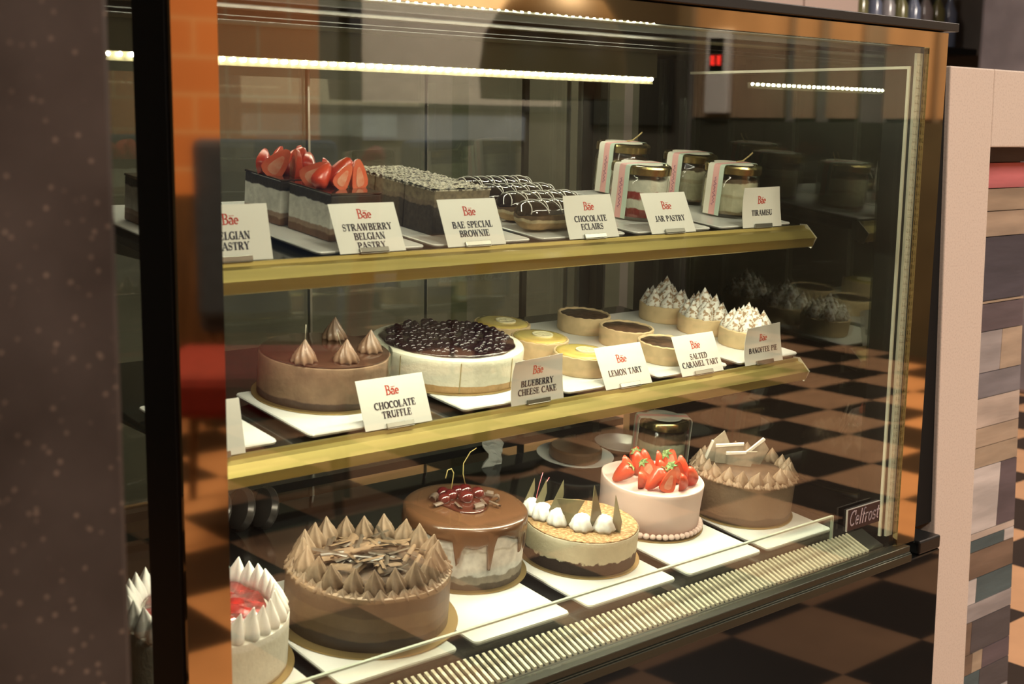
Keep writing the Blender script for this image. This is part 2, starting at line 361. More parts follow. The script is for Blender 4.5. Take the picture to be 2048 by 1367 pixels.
# light strips
LEDC = (1.0, 0.955, 0.76); LED_E = 175.0
LEDM = mat('led_diode', (1, 1, 1), 0.4, emit=LEDC, estr=LED_E)
strip = cs(G().box(0.62, 1.55, 1.436, 1.449, 0.0745, 0.112).box(0.62, 1.55, 1.4440, 1.449, 0.064, 0.0744), 'light_strip', mat('strip_housing', (0.075, 0.065, 0.035), 0.6, spec=0.2))
dm = G().ball((0, 0, 0), 0.0027, 8).mesh('led', LEDM)
NL = 64
for k in range(NL): inst(dm, 'led', strip, (0.628 + k * (0.914 / (NL - 1)) - 1.115, 1.4395 - D, 0.0715 + H))
def strip_light(name, x0, x1, y, z, power, ty, tz):
    l = area(name, ((x0 + x1) / 2, y, z + H), x1 - x0, 0.006, power, LEDC)
    d = Vector((0, ty - y, tz - z)).normalized()
    l.rotation_euler = d.to_track_quat('-Z', 'Y').to_euler()
    # keep the long side along x
    zax = -d; xax = Vector((1, 0, 0)); yax = zax.cross(xax)
    l.rotation_euler = Matrix((xax, yax, zax)).transposed().to_euler()
    return l
UP_W, MID_W = 2.1, 3.0
cs(G().box(0.60, 1.60, 1.0375, 1.052, 0.1135, 0.1175), 'light_strip', STEEL)
strip_light('front_top_strip_light', 0.60, 1.60, 1.0455, 0.1125, 1.5, 1.18, -0.06)
for z, nm, pw in ((-0.1445, 'under_upper_shelf', UP_W), (-0.3455, 'under_middle_shelf', MID_W)):
    cs(G().box(0.63, 1.58, 1.1835, 1.195, z - 0.024, z - 0.0135), 'light_strip', STEEL)
    strip_light(nm + '_light', 0.63, 1.58, 1.190, z - 0.0255, pw, 1.20, z - 0.3)
# maker's badge
BADGE = thing('maker_badge', 'small black badge with silver lettering on the front pane, lower right', 'badge', (1.573, D - 0.003, -0.5505 + H))
G().box(-0.040, 0.040, 0, 0.0025, -0.0155, 0.0155).build('plate', mat('badge_black', (0.020, 0.008, 0.012), 0.3), BADGE)
G().box(-0.0408, -0.0402, -0.0004, 0.0025, -0.0158, 0.0158).box(-0.0408, 0.0402, -0.0004, 0.0025, 0.0156, 0.016).build('rim', mat('badge_rim', (0.7, 0.68, 0.66), 0.3, metal=0.7), BADGE)

# ------------------------------------------------------------------ lettering drawn with strokes
def arc(cx, cy, rx, ry, a0, a1, n=10):
    return [(cx + rx * math.cos(math.radians(a0 + (a1 - a0) * i / n)), cy + ry * math.sin(math.radians(a0 + (a1 - a0) * i / n))) for i in range(n + 1)]
FONT = {  # glyph: (width, [(points, mode)])   mode T thick, t thin, a automatic
 'A': (0.84, [([(0.06, 0), (0.42, 1)], 't'), ([(0.40, 1), (0.76, 0)], 'T'), ([(0.2, 0.34), (0.6, 0.34)], 't'), ([(-.02, 0.03), (0.2, 0.03)], 't'), ([(0.62, 0.03), (0.9, 0.03)], 't')]),
 'B': (0.72, [([(0.15, 0), (0.15, 1)], 'T'), ([(0, 0.97), (0.3, 0.97)] + arc(0.3, 0.75, 0.27, 0.22, 90, -90), 'a'), ([(0.15, 0.53), (0.3, 0.53)] + arc(0.3, 0.28, 0.34, 0.25, 90, -90) + [(0, 0.03)], 'a')]),
 'C': (0.76, [(arc(0.44, 0.5, 0.38, 0.47, 55, 305, 16), 'a'), ([(0.68, 0.98), (0.68, 0.70)], 't')]),
 'D': (0.80, [([(0.15, 0), (0.15, 1)], 'T'), ([(0, 0.97), (0.3, 0.97)] + arc(0.3, 0.5, 0.40, 0.47, 90, -90, 14) + [(0, 0.03)], 'a')]),
 'E': (0.68, [([(0.15, 0), (0.15, 1)], 'T'), ([(0, 0.97), (0.58, 0.97), (0.58, 0.75)], 't'), ([(0.15, 0.52), (0.45, 0.52)], 't'), ([(0.45, 0.4), (0.45, 0.64)], 't'), ([(0, 0.03), (0.62, 0.03), (0.62, 0.28)], 't')]),
 'F': (0.62, [([(0.15, 0), (0.15, 1)], 'T'), ([(0, 0.97), (0.56, 0.97), (0.56, 0.75)], 't'), ([(0.15, 0.5), (0.45, 0.5)], 't'), ([(0, 0.03), (0.32, 0.03)], 't')]),
 'G': (0.82, [(arc(0.44, 0.5, 0.38, 0.47, 55, 320, 16), 'a'), ([(0.68, 0.98), (0.68, 0.72)], 't'), ([(0.70, 0.05), (0.70, 0.42)], 'T'), ([(0.54, 0.43), (0.82, 0.43)], 't')]),
 'H': (0.88, [([(0.16, 0), (0.16, 1)], 'T'), ([(0.70, 0), (0.70, 1)], 'T'), ([(0.16, 0.5), (0.7, 0.5)], 't')] + [([(a, b), (a + 0.32, b)], 't') for a in (0, 0.54) for b in (0.03, 0.97)]),
 'I': (0.36, [([(0.17, 0), (0.17, 1)], 'T'), ([(0, 0.03), (0.34, 0.03)], 't'), ([(0, 0.97), (0.34, 0.97)], 't')]),
 'J': (0.52, [([(0.34, 1), (0.34, 0.2)], 'T'), (arc(0.18, 0.2, 0.16, 0.2, 0, -150, 8), 'a'), ([(0.18, 0.97), (0.5, 0.97)], 't')]),
 'K': (0.84, [([(0.16, 0), (0.16, 1)], 'T'), ([(0.68, 0.97), (0.2, 0.42)], 't'), ([(0.32, 0.55), (0.70, 0.02)], 'T'), ([(0, 0.03), (0.32, 0.03)], 't'), ([(0, 0.97), (0.32, 0.97)], 't'), ([(0.54, 0.97), (0.8, 0.97)], 't'), ([(0.56, 0.03), (0.84, 0.03)], 't')]),
 'L': (0.64, [([(0.15, 0), (0.15, 1)], 'T'), ([(0, 0.97), (0.32, 0.97)], 't'), ([(0, 0.03), (0.58, 0.03), (0.58, 0.3)], 't')]),
 'M': (1.06, [([(0.12, 0), (0.14, 1)], 't'), ([(0.14, 1), (0.50, 0.06)], 'T'), ([(0.50, 0.06), (0.88, 1)], 't'), ([(0.88, 0), (0.88, 1)], 'T'), ([(0, 0.03), (0.26, 0.03)], 't'), ([(0.72, 0.03), (1.04, 0.03)], 't'), ([(0, 0.97), (0.14, 0.97)], 't'), ([(0.88, 0.97), (1.04, 0.97)], 't')]),
 'N': (0.88, [([(0.13, 0), (0.13, 1)], 't'), ([(0.10, 1), (0.72, 0)], 'T'), ([(0.72, 0), (0.72, 1)], 't'), ([(0, 0.03), (0.28, 0.03)], 't'), ([(0.56, 0.97), (0.86, 0.97)], 't')]),
 'O': (0.84, [(arc(0.42, 0.5, 0.36, 0.47, 0, 360, 20), 'a')]),
 'P': (0.68, [([(0.15, 0), (0.15, 1)], 'T'), ([(0, 0.97), (0.3, 0.97)] + arc(0.3, 0.73, 0.30, 0.24, 90, -90) + [(0.15, 0.49)], 'a'), ([(0, 0.03), (0.32, 0.03)], 't')]),
 'R': (0.80, [([(0.15, 0), (0.15, 1)], 'T'), ([(0, 0.97), (0.3, 0.97)] + arc(0.3, 0.74, 0.28, 0.23, 90, -90) + [(0.15, 0.51)], 'a'), ([(0.38, 0.5), (0.68, 0.02)], 'T'), ([(0, 0.03), (0.32, 0.03)], 't'), ([(0.58, 0.03), (0.82, 0.03)], 't')]),
 'S': (0.62, [(arc(0.29, 0.74, 0.22, 0.23, 40, 230, 10) + arc(0.29, 0.27, 0.25, 0.24, 60, -140, 10), 'S'), ([(0.50, 0.98), (0.50, 0.74)], 't'), ([(0.06, 0.0), (0.06, 0.28)], 't')]),
 'T': (0.74, [([(0.36, 0), (0.36, 1)], 'T'), ([(0.02, 0.72), (0.02, 0.97), (0.70, 0.97), (0.70, 0.72)], 't'), ([(0.2, 0.03), (0.52, 0.03)], 't')]),
 'U': (0.84, [([(0.15, 1), (0.15, 0.3)], 'T'), (arc(0.41, 0.32, 0.27, 0.29, 180, 360, 10), 'a'), ([(0.68, 0.3), (0.68, 1)], 't'), ([(0, 0.97), (0.32, 0.97)], 't'), ([(0.54, 0.97), (0.82, 0.97)], 't')]),
 'W': (1.16, [([(0.1, 1), (0.36, 0)], 'T'), ([(0.36, 0), (0.58, 0.9)], 't'), ([(0.56, 1), (0.82, 0)], 'T'), ([(0.82, 0), (1.04, 1)], 't'), ([(0, 0.97), (0.26, 0.97)], 't'), ([(0.9, 0.97), (1.16, 0.97)], 't')]),
 'Y': (0.84, [([(0.12, 1), (0.42, 0.48)], 'T'), ([(0.42, 0.48), (0.70, 1)], 't'), ([(0.42, 0.48), (0.42, 0)], 'T'), ([(0, 0.97), (0.28, 0.97)], 't'), ([(0.56, 0.97), (0.84, 0.97)], 't'), ([(0.26, 0.03), (0.58, 0.03)], 't')]),
 'a': (0.56, [(arc(0.24, 0.42, 0.19, 0.17, 150, 0, 8) + [(0.43, 0.1), (0.52, 0.04)], 'T'), (arc(0.24, 0.17, 0.19, 0.15, 80, 300, 10), 'a')]),
 'e': (0.54, [([(0.06, 0.32), (0.46, 0.32)] + arc(0.26, 0.31, 0.20, 0.27, 0, 310, 14), 'a')]),
 'l': (0.26, [([(0.12, 0), (0.12, 1)], 'T')]),
 'f': (0.40, [([(0.16, 0), (0.16, 0.8)] + arc(0.30, 0.8, 0.14, 0.18, 180, 70, 6), 'T'), ([(0.02, 0.58), (0.36, 0.58)], 'T')]),
 'r': (0.42, [([(0.12, 0), (0.12, 0.6)], 'T'), (arc(0.30, 0.38, 0.18, 0.2, 170, 80, 6), 'T')]),
 'o': (0.58, [(arc(0.28, 0.3, 0.21, 0.28, 0, 360, 16), 'T')]),
 's': (0.46, [(arc(0.22, 0.44, 0.15, 0.14, 40, 240, 8) + arc(0.22, 0.16, 0.17, 0.14, 60, -140, 8), 'T')]),
 't': (0.38, [([(0.16, 0.85), (0.16, 0.12), (0.30, 0.03)], 'T'), ([(0.0, 0.60), (0.34, 0.60)], 'T')]),
}
def text_quads(txt, h, thick=0.2, thin=0.06, shear=0.0, cond=1.0, gap=0.08):
    """quads of a line of text, centred on u = 0, baseline at 0"""
    out = []; x = 0.0
    for ch in txt:
        if ch == ' ': x += 0.45; continue
        wd, strokes = FONT[ch]
        for pts, md in strokes:
            for (x0, y0), (x1, y1) in zip(pts, pts[1:]):
                dx, dy = x1 - x0, y1 - y0; ln = math.hypot(dx, dy) or 1e-6
                if md == 'T': wv = thick
                elif md == 't': wv = thin
                elif md == 'S': wv = thin + (thick - thin) * abs(dx) / ln * (1 if 0.25 < (y0 + y1) / 2 < 0.75 else 0.2)
                else: wv = thin + (thick - thin) * abs(dy) / ln
                nx, ny = -dy / ln * wv / 2, dx / ln * wv / 2
                ex, ey = dx / ln * 0.02, dy / ln * 0.02
                q = [(x0 - ex + nx, y0 - ey + ny), (x1 + ex + nx, y1 + ey + ny), (x1 + ex - nx, y1 + ey - ny), (x0 - ex - nx, y0 - ey - ny)]
                out.append([(x + a, b) for a, b in q])
        x += wd + gap
    tot = x - gap
    return [[((a - tot / 2 + shear * b) * h * cond, b * h) for a, b in q] for q in out], tot * h * cond
# badge text
q_, _ = text_quads('Celfrost', 0.0215, 0.10, 0.10, shear=0.25, cond=0.80, gap=0.06)
g = G()
for q in q_: g.add([(a, -0.0006, b - 0.009) for a, b in q] + [(a, 0.0002, b - 0.009) for a, b in q], [(0, 1, 2, 3), (7, 6, 5, 4), (0, 4, 5, 1), (1, 5, 6, 2), (2, 6, 7, 3), (3, 7, 4, 0)])
g.build('lettering', mat('badge_letter', (0.62, 0.52, 0.56), 0.4, metal=0.3), BADGE)
# ------------------------------------------------------------------ price tags
CARD = mat('card_stock', (0.74, 0.74, 0.68), 0.55, sss=0.0)
INK = mat('card_ink', (0.02, 0.016, 0.03), 0.6); RED = mat('card_red', (0.55, 0.05, 0.03), 0.6)
CLIP = mat('clip_metal', (0.34, 0.34, 0.30), 0.28, metal=1.0)
def price_tag(x, zlip, lines, lean, label, w_=0.088, h_=0.058, curve=0.0, y=1.1755, group='dessert price cards', yaw=0.0, hscale=1.0, roll=0.0):
    t = thing('price_card', label, 'price card', (x, y, zlip + H), (0, roll, yaw), group)
    la = math.radians(lean)
    def mp(u, v, off=0.0):
        # v up the card; curve bends the card about a horizontal axis near its foot, one side more than the other
        k = curve * (v / h_) ** 2
        bend = k * (0.35 + 0.65 * (0.5 - u / w_))
        yy = math.sin(la) * v - bend * 0.028
        zz = math.cos(la) * v - abs(bend) * 0.002
        return (u, yy - off * math.cos(la), zz - off * math.sin(la) * -1 * 0)
    g = G(); nu, nv = 8, 10; P = {}
    for i in range(nu + 1):
        for j in range(nv + 1):
            u = -w_ / 2 + w_ * i / nu; v = h_ * j / nv + 0.001
            P[i, j, 0] = g.pt(mp(u, v, 0.0)); P[i, j, 1] = g.pt(mp(u, v, -0.0005))
    for i in range(nu):
        for j in range(nv):
            g.f.append((P[i, j, 0], P[i + 1, j, 0], P[i + 1, j + 1, 0], P[i, j + 1, 0])); g.m.append(0)
            g.f.append((P[i, j, 1], P[i, j + 1, 1], P[i + 1, j + 1, 1], P[i + 1, j, 1])); g.m.append(0)
    for i in range(nu):
        for j in (0, nv): g.f.append((P[i, j, 0], P[i + 1, j, 0], P[i + 1, j, 1], P[i, j, 1])); g.m.append(0)
    for j in range(nv):
        for i in (0, nu): g.f.append((P[i, j, 0], P[i, j + 1, 0], P[i, j + 1, 1], P[i, j, 1])); g.m.append(0)
    g.build('card', CARD, t, smooth=40)
    g = G(); lh = 0.0072 * hscale
    n = len(lines); base = {1: 0.0180, 2: 0.0232, 3: 0.0270}[n]; lb = {1: 0.0352, 2: 0.0385, 3: 0.0410}[n]; lh = 0.0080
    for k, ln in enumerate(lines):
        qs, tw = text_quads(ln, lh, 0.25, 0.085, cond=0.94)
        for q in qs: g.add([mp(a, b + base - k * 0.0108, 0.0003) for a, b in q], [(0, 1, 2, 3)])
    g.build('lettering', INK, t)
    g = G(); qs, tw = text_quads('Bae', 0.0112, 0.17, 0.07, cond=0.88, gap=0.03)
    for q in qs: g.add([mp(a, b + lb, 0.0003) for a, b in q], [(0, 1, 2, 3)])
    for k in range(3):
        q = [(-0.0010 + k * 0.0020, lb + 0.0085), (0.0003 + k * 0.0020, lb + 0.0085), (0.0003 + k * 0.0020, lb + 0.0093), (-0.0010 + k * 0.0020, lb + 0.0093)]
        g.add([mp(a, b, 0.0003) for a, b in q], [(0, 1, 2, 3)])
    g.build('emblem', RED, t)
    g = G(); T0 = Matrix.Rotation(-la, 4, 'X')
    g.T = T0; g.box(-0.019, 0.019, -0.0034, -0.0012, 0.0005, 0.0060); g.box(-0.019, 0.019, 0.0010, 0.0022, 0.0005, 0.0060); g.T = None
    g.box(-0.019, 0.019, -0.0034, 0.004, -0.0001, 0.0012)
    g.build('clip', CLIP, t, bev=0.0004)
    return t
ZU, ZM = -0.1431, -0.3441
price_tag(0.652, ZU, ['BELGIAN', 'PASTRY'], 12, 'white card in the upper row cut by the left mirror border, ending ...LGIAN ...ASTRY', hscale=1.12)
price_tag(0.823, ZU, ['STRAWBERRY', 'BELGIAN', 'PASTRY'], 25, 'white card reading STRAWBERRY BELGIAN PASTRY on the upper shelf', hscale=1.12)
price_tag(0.971, ZU, ['BAE SPECIAL', 'BROWNIE'], 23, 'white card reading BAE SPECIAL BROWNIE on the upper shelf')
price_tag(1.164, ZU, ['CHOCOLATE', 'ECLAIRS'], 22, 'bent white card reading CHOCOLATE ECLAIRS on the upper shelf', curve=0.25)
price_tag(1.314, ZU, ['JAR PASTRY'], 25, 'white card reading JAR PASTRY before the glass jars')
price_tag(1.502, ZU, ['TIRAMISU'], 10, 'curved white card reading TIRAMISU at the right end of the upper shelf', curve=0.35)
price_tag(0.622, ZM, ['O PIE'], 12, 'white card in the middle row cut by the left mirror border, ending ...O PIE', w_=0.075)
price_tag(0.858, ZM, ['CHOCOLATE', 'TRUFFLE'], 21, 'white card reading CHOCOLATE TRUFFLE on the middle shelf', w_=0.094)
price_tag(1.071, ZM, ['BLUEBERRY', 'CHEESE CAKE'], 9, 'curved grey-white card reading BLUEBERRY CHEESE CAKE', curve=0.55)
price_tag(1.236, ZM, ['LEMON TART'], 26, 'white card reading LEMON TART on the middle shelf')
price_tag(1.385, ZM, ['SALTED', 'CARAMEL TART'], 24, 'white card reading SALTED CARAMEL TART on the middle shelf')
price_tag(1.521, ZM, ['BANOFFEE PIE'], 14, 'curved grey-white card reading BANOFFEE PIE at the right end of the middle shelf', curve=0.55)

# ------------------------------------------------------------------ plates
def plate(pl, x0, x1, v0, v1, h, label, grp):
    cx, cv = (x0 + x1) / 2, (v0 + v1) / 2; a, b = (x1 - x0) / 2, (v1 - v0) / 2
    t = pl.thing('serving_plate', label, 'plate', cx, cv, 0.0, group=grp)
    g = G()
    def rr(a, b, r, z, n=5):
        pts = []
        for k, (sx, sy) in enumerate(((1, 1), (-1, 1), (-1, -1), (1, -1))):
            for i in range(n + 1):
                an = PI / 2 * k + PI / 2 * i / n
                pts.append((sx * (a - r) + r * math.cos(an), sy * (b - r) + r * math.sin(an), z))
        return pts
    rings = [rr(a - 0.012, b - 0.012, 0.004, 0.0), rr(a - 0.001, b - 0.001, 0.006, h * 0.6), rr(a, b, 0.007, h * 0.85), rr(a - 0.0008, b - 0.0008, 0.007, h), rr(a - 0.003, b - 0.003, 0.006, h * 0.96)]
    n = len(rings[0]); vs = sum(rings, [])
    fs = [tuple(reversed(range(n)))]
    for k in range(len(rings) - 1):
        for i in range(n): fs.append((k * n + i, k * n + (i + 1) % n, (k + 1) * n + (i + 1) % n, (k + 1) * n + i))
    fs.append(tuple(range((len(rings) - 1) * n, len(rings) * n)))
    g.add(vs, fs)
    o = g.mesh('serving_plate', PLATEM, 30)
    # the thing is one mesh: replace the Empty
    ob = bpy.data.objects.new('serving_plate', o); COL.objects.link(ob); ob.location = t.location; ob.rotation_euler = t.rotation_euler
    tag(ob, label, 'plate', grp); bpy.data.objects.remove(t); return ob
LH = 0.012
for (x0, x1, lb) in ((0.556, 0.700, 'white rectangular plate under the red-topped cake at the left'), (0.722, 0.880, 'white rectangular plate mostly under the big piped chocolate cake'),
                     (0.904, 1.056, 'white rectangular plate in front of the dripping chocolate cake'), (1.087, 1.249, 'white rectangular plate under the crumb-topped cake'),
                     (1.274, 1.428, 'white rectangular plate under the pink strawberry cake'), (1.443, 1.594, 'white rectangular plate under the far right chocolate cake')):
    plate(LOW, x0, x1, -0.017, 0.235, LH, lb, 'plates on the bottom deck')
for (x0, x1, lb) in ((0.620, 0.703, 'cut-off white plate end beside the ...O PIE card'), (0.742, 0.896, 'white plate under the chocolate truffle cake'), (0.957, 1.107, 'white plate under the blueberry cheesecake'),
                     (1.127, 1.279, 'white plate holding the lemon tarts'), (1.297, 1.447, 'white plate holding the dark salted caramel tarts'), (1.471, 1.622, 'white plate holding the banoffee pies')):
    plate(MID, x0, min(x1, 1.612), 0.003, 0.17 if x0 < 0.9 else 0.30, 0.010, lb, 'plates on the middle shelf')
for (x0, x1, lb) in ((0.618, 0.703, 'cut-off white plate behind the ...LGIAN card'), (0.757, 0.902, 'white plate under the strawberry pastries'), (0.915, 1.065, 'white plate under the brownies'),
                     (1.080, 1.232, 'white plate under the eclairs'), (1.250, 1.402, 'white plate under the red and white jar'), (1.420, 1.583, 'white plate under the tiramisu jar')):
    plate(UP, x0, x1, 0.006, 0.32, 0.008, lb, 'plates on the upper shelf')
BD = mat('gold_board', (0.62, 0.45, 0.20), 0.32, metal=0.85)
def board(pl, x, v, h, r, label):
    o = G().lathe([(0, 0), (r, 0), (r + 0.0004, 0.001), (r, 0.002), (0, 0.002)], 64).build('cake_board', BD, None, smooth=30)
    o.location = pl.pt(x, v, h); o.rotation_euler = pl.rot(); return tag(o, label, 'cake board', 'gold cake boards')

# ------------------------------------------------------------------ frosting shapes
def kiss_mesh(r, h, mt, lobes=7, twist=0.9, amp=0.2, name='rosette', tip=1.15):
    prof = [(0, 0), (r * 0.95, 0.0), (r * 1.02, h * 0.10), (r * 0.92, h * 0.28), (r * 0.74, h * 0.42), (r * 0.56, h * 0.56), (r * 0.38, h * 0.70), (r * 0.20, h * 0.84), (r * 0.07, h * 0.96), (0, h)]
    def fn(a, rr, z):
        k = amp * (1 - 0.5 * z / h); return rr * (1.12 - 1.25 * k * abs(math.sin((a + twist * z / h) * lobes / 2)) ** 0.8), z
    return G().lathe(prof, lobes * 8, fn).mesh(name, mt, True)
def body(g_r, g_h, edge=0.004, n=72, wob=0.0, seed=0, taper=0.0):
    rnd = random.Random(seed); ph = [rnd.uniform(0, 6.28) for _ in range(4)]
    prof = [(0, 0), (g_r * (1 - taper) , 0)] + [(g_r * (1 - taper * (1 - t)), g_h * t) for t in (0.2, 0.4, 0.6, 0.8)] + [(g_r, g_h - edge), (g_r - edge * 0.3, g_h - edge * 0.3), (g_r - edge, g_h), (g_r * 0.6, g_h), (0, g_h)]
    def fn(a, r, z): return r * (1 + wob * (math.sin(3 * a + ph[0]) + math.sin(5 * a + ph[1] + 40 * z) + .5 * math.sin(11 * a + ph[2]))), z
    return G().lathe(prof, n, fn)
CHOCBUTTER = mat('chocolate_buttercream', (0.27, 0.185, 0.12), 0.5, var=0.25, vscale=120, bump=0.0004, bscale=200, spec=0.4)
DARKCH = mat('dark_chocolate', (0.045, 0.026, 0.018), 0.3, spec=0.5, coat=0.3)
def shard_mesh(l, w_, c, mt, name='chocolate_shard'):
    g = G(); n = 6
    for i in range(n + 1):
        a = (i / n - 0.5) * c
        for e in (0, 1):
            for s in (-1, 1):
                rr = w_ / max(c, .01) - (0.0012 if e else 0)
                g.v.append((s * l / 2 * (1 - 0.15 * abs(a)), rr * math.sin(a), rr * (math.cos(a) - math.cos(c / 2)) ))
    for i in range(n):
        b = i * 4
        for f in ((b, b + 1, b + 5, b + 4), (b + 2, b + 6, b + 7, b + 3), (b, b + 4, b + 6, b + 2), (b + 1, b + 3, b + 7, b + 5)): g.f.append(f); g.m.append(0)
    g.f.append((0, 2, 3, 1)); g.m.append(0); b = n * 4; g.f.append((b, b + 1, b + 3, b + 2)); g.m.append(0)
    return g.mesh(name, mt, 30)
# ---- big piped chocolate cake
BH = LH + 0.0022
board(LOW, 0.836, 0.1054, LH, 0.109, 'gold board under the big piped chocolate cake')
c = LOW.thing('chocolate_cake', 'large chocolate cake ringed with tall piped peaks and heaped with dark shards, front left', 'cake', 0.836, 0.1054, BH)
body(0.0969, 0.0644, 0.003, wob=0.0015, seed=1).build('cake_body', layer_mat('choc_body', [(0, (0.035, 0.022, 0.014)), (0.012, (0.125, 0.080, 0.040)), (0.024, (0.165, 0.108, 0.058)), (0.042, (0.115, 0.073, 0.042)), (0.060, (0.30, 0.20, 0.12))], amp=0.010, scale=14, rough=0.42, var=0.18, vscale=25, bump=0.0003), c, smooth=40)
rm = kiss_mesh(0.0148, 0.031, CHOCBUTTER, 6, 0.7, 0.42)
rms = kiss_mesh(0.0105, 0.012, CHOCBUTTER, 6, .4, 0.42, 'piped_shell')
for k in range(40):
    a = 2 * PI * k / 40; inst(rms, 'piped_shell', c, (0.0885 * math.cos(a), 0.0885 * math.sin(a), 0.0605), (0, 0, a * 7), random.uniform(.85, 1.1))
for k in range(20):
    a = 2 * PI * k / 20 + 0.1
    inst(rm, 'rosette', c, (0.0785 * math.cos(a), 0.0785 * math.sin(a), 0.0640), (random.uniform(-.12, .12), random.uniform(-.12, .12), a * 3), random.uniform(0.92, 1.08))
G().lathe([(0, 0.0640), (0.066, 0.0640), (0.064, 0.067), (0.03, 0.070), (0, 0.071)], 40, lambda a, r, z: (r, z + 0.0015 * math.sin(7 * a + 60 * r))).build('filling', mat('cocoa_crumb', (0.12, 0.07, 0.04), 0.8, var=0.5, vscale=150, bump=0.001, bscale=200), c, smooth=True)
SHM = mat('shard_chocolate', (0.11, 0.085, 0.06), 0.32, col2=(0.05, 0.035, 0.025), vscale=60, coat=0.3)
SHC = mat('cocoa_dusted_shard', (0.19, 0.115, 0.06), 0.75, var=0.4, vscale=90)
sms = [shard_mesh(0.034, 0.008, 1.6, SHM), shard_mesh(0.046, 0.006, 1.2, SHM), shard_mesh(0.026, 0.010, 1.0, SHC), shard_mesh(0.038, 0.007, 2.0, SHC)]
for k in range(64):
    a = random.uniform(0, 2 * PI); r = 0.056 * math.sqrt(random.random())
    inst(random.choice(sms), 'chocolate_shard', c, (r * math.cos(a), r * math.sin(a), 0.070 + random.uniform(0, 0.010) + 0.004 * (1 - r / 0.056)), (random.uniform(-.5, .5), random.uniform(-.25, .25), random.gauss(0.1, 0.7)), random.uniform(0.7, 1.05))
# ---- drip cake with cherries
board(LOW, 1.0221, 0.1585, LH, 0.0860, 'gold board under the dripping chocolate cake')
c = LOW.thing('drip_cake', 'tall white naked cake with glossy chocolate drip, cherries and curls on top', 'cake', 1.0221, 0.1585, BH)
body(0.0790, 0.080, 0.004, wob=0.001, seed=2).build('cake_body', layer_mat('naked_body', [(0, (0.12, 0.09, 0.065)), (0.008, (0.36, 0.31, 0.24)), (0.018, (0.84, 0.83, 0.77)), (0.050, (0.62, 0.60, 0.52)), (0.053, (0.86, 0.85, 0.80))], amp=0.007, scale=60, rough=0.7, var=0.20, vscale=75, bump=0.0008, bscale=110), c, smooth=40)
drips = [(random.uniform(0, 2 * PI), random.uniform(0.008, 0.02)) for _ in range(9)] + [(-1.82, 0.040), (-1.16, 0.022), (-0.95, 0.024), (-2.35, 0.030), (-0.45, 0.02)]
g = G(); n = 160; rows = []
def low(a):
    b = 0.0; 
    for da, dl in drips:
        d = (a - da + PI) % (2 * PI) - PI; b = max(b, dl * math.exp(-(d / 0.050) ** 4))
    return 0.016 + 0.005 * math.sin(5 * a) + 0.003 * math.sin(9 * a + 1) + b
vs = [(0, 0, 0.0828)]; R_ = 0.0804
for ring in range(9):
    for k in range(n):
        a = 2 * PI * k / n; lo_ = low(a)
        r_, z_ = [(0.05, 0.0828), (0.070, 0.0827), (R_ - 0.003, 0.0820), (R_ + 0.0004, 0.0790), (R_ + 0.0007, 0.0790 - lo_ * 0.4), (R_ + 0.0010, 0.0790 - lo_ * 0.75), (R_ + 0.0016, 0.0790 - lo_ * 0.93), (R_ + 0.0006, 0.0790 - lo_), (R_ - 0.003, 0.0790 - lo_ - 0.0005)][ring]
        vs.append((r_ * math.cos(a), r_ * math.sin(a), z_))
fs = [(0, 1 + k, 1 + (k + 1) % n) for k in range(n)]
for ring in range(8):
    for k in range(n): fs.append((1 + ring * n + k, 1 + (ring + 1) * n + k, 1 + (ring + 1) * n + (k + 1) % n, 1 + ring * n + (k + 1) % n))
g.add(vs, fs).build('chocolate_glaze', mat('milk_glaze', (0.115, 0.052, 0.024), 0.25, spec=0.5, coat=0.4, var=0.1, vscale=20), c, smooth=True)
CH = mat('dark_cherry', (0.10, 0.012, 0.012), 0.12, coat=0.8, var=0.3, vscale=60)
for (cx, cy, s_, st) in ((-0.010, 0.020, 1.0, ((0, 0, 0), (0.002, 0.001, 0.012), (0.002, 0.0, 0.022), (-0.006, -0.004, 0.031), (-0.012, -0.004, 0.030), (-0.016, -0.006, 0.020))), (0.018, 0.026, 1.0, ((0, 0, 0), (-0.005, 0, 0.015), (-0.006, 0, 0.030), (0.004, 0, 0.044), (0.014, 0, 0.048))), (0.002, 0.004, 1.1, None), (0.026, 0.010, 1.0, None), (-0.024, 0.016, 0.9, None), (0.008, 0.030, 0.9, None), (-0.012, 0.034, .9, None)):
    ch = G().ball((0, 0, 0.008 * s_), 0.0095 * s_, 16, sq=0.9).build('cherry', CH, c, smooth=True); ch.location = (cx, cy, 0.0826)
    if st: G().tube([(p[0], p[1], p[2] + 0.016) for p in st], 0.0007, 6).build('cherry_stem', mat('cherry_stem', (0.42, 0.33, 0.12), 0.6), ch, smooth=True)
G().lathe([(0, 0.0826), (0.040, 0.0828), (0.037, 0.085), (0.02, 0.0865), (0, 0.087)], 30, lambda a, r, z: (r * (1 + .15 * math.sin(3 * a + 1)), z), cx=0.004, cy=0.012).build('cherry_glaze', mat('cherry_syrup', (0.07, 0.018, 0.012), 0.15, coat=0.7), c, smooth=True)
CURL = mat('chocolate_curl', (0.17, 0.12, 0.09), 0.38, coat=0.3, var=0.4, vscale=80)
cm = [shard_mesh(0.016, 0.018, 3.6, CURL, 'chocolate_curl'), shard_mesh(0.010, 0.020, 4.4, CURL, 'chocolate_curl'), shard_mesh(0.020, 0.009, 2.4, CURL, 'chocolate_curl')]
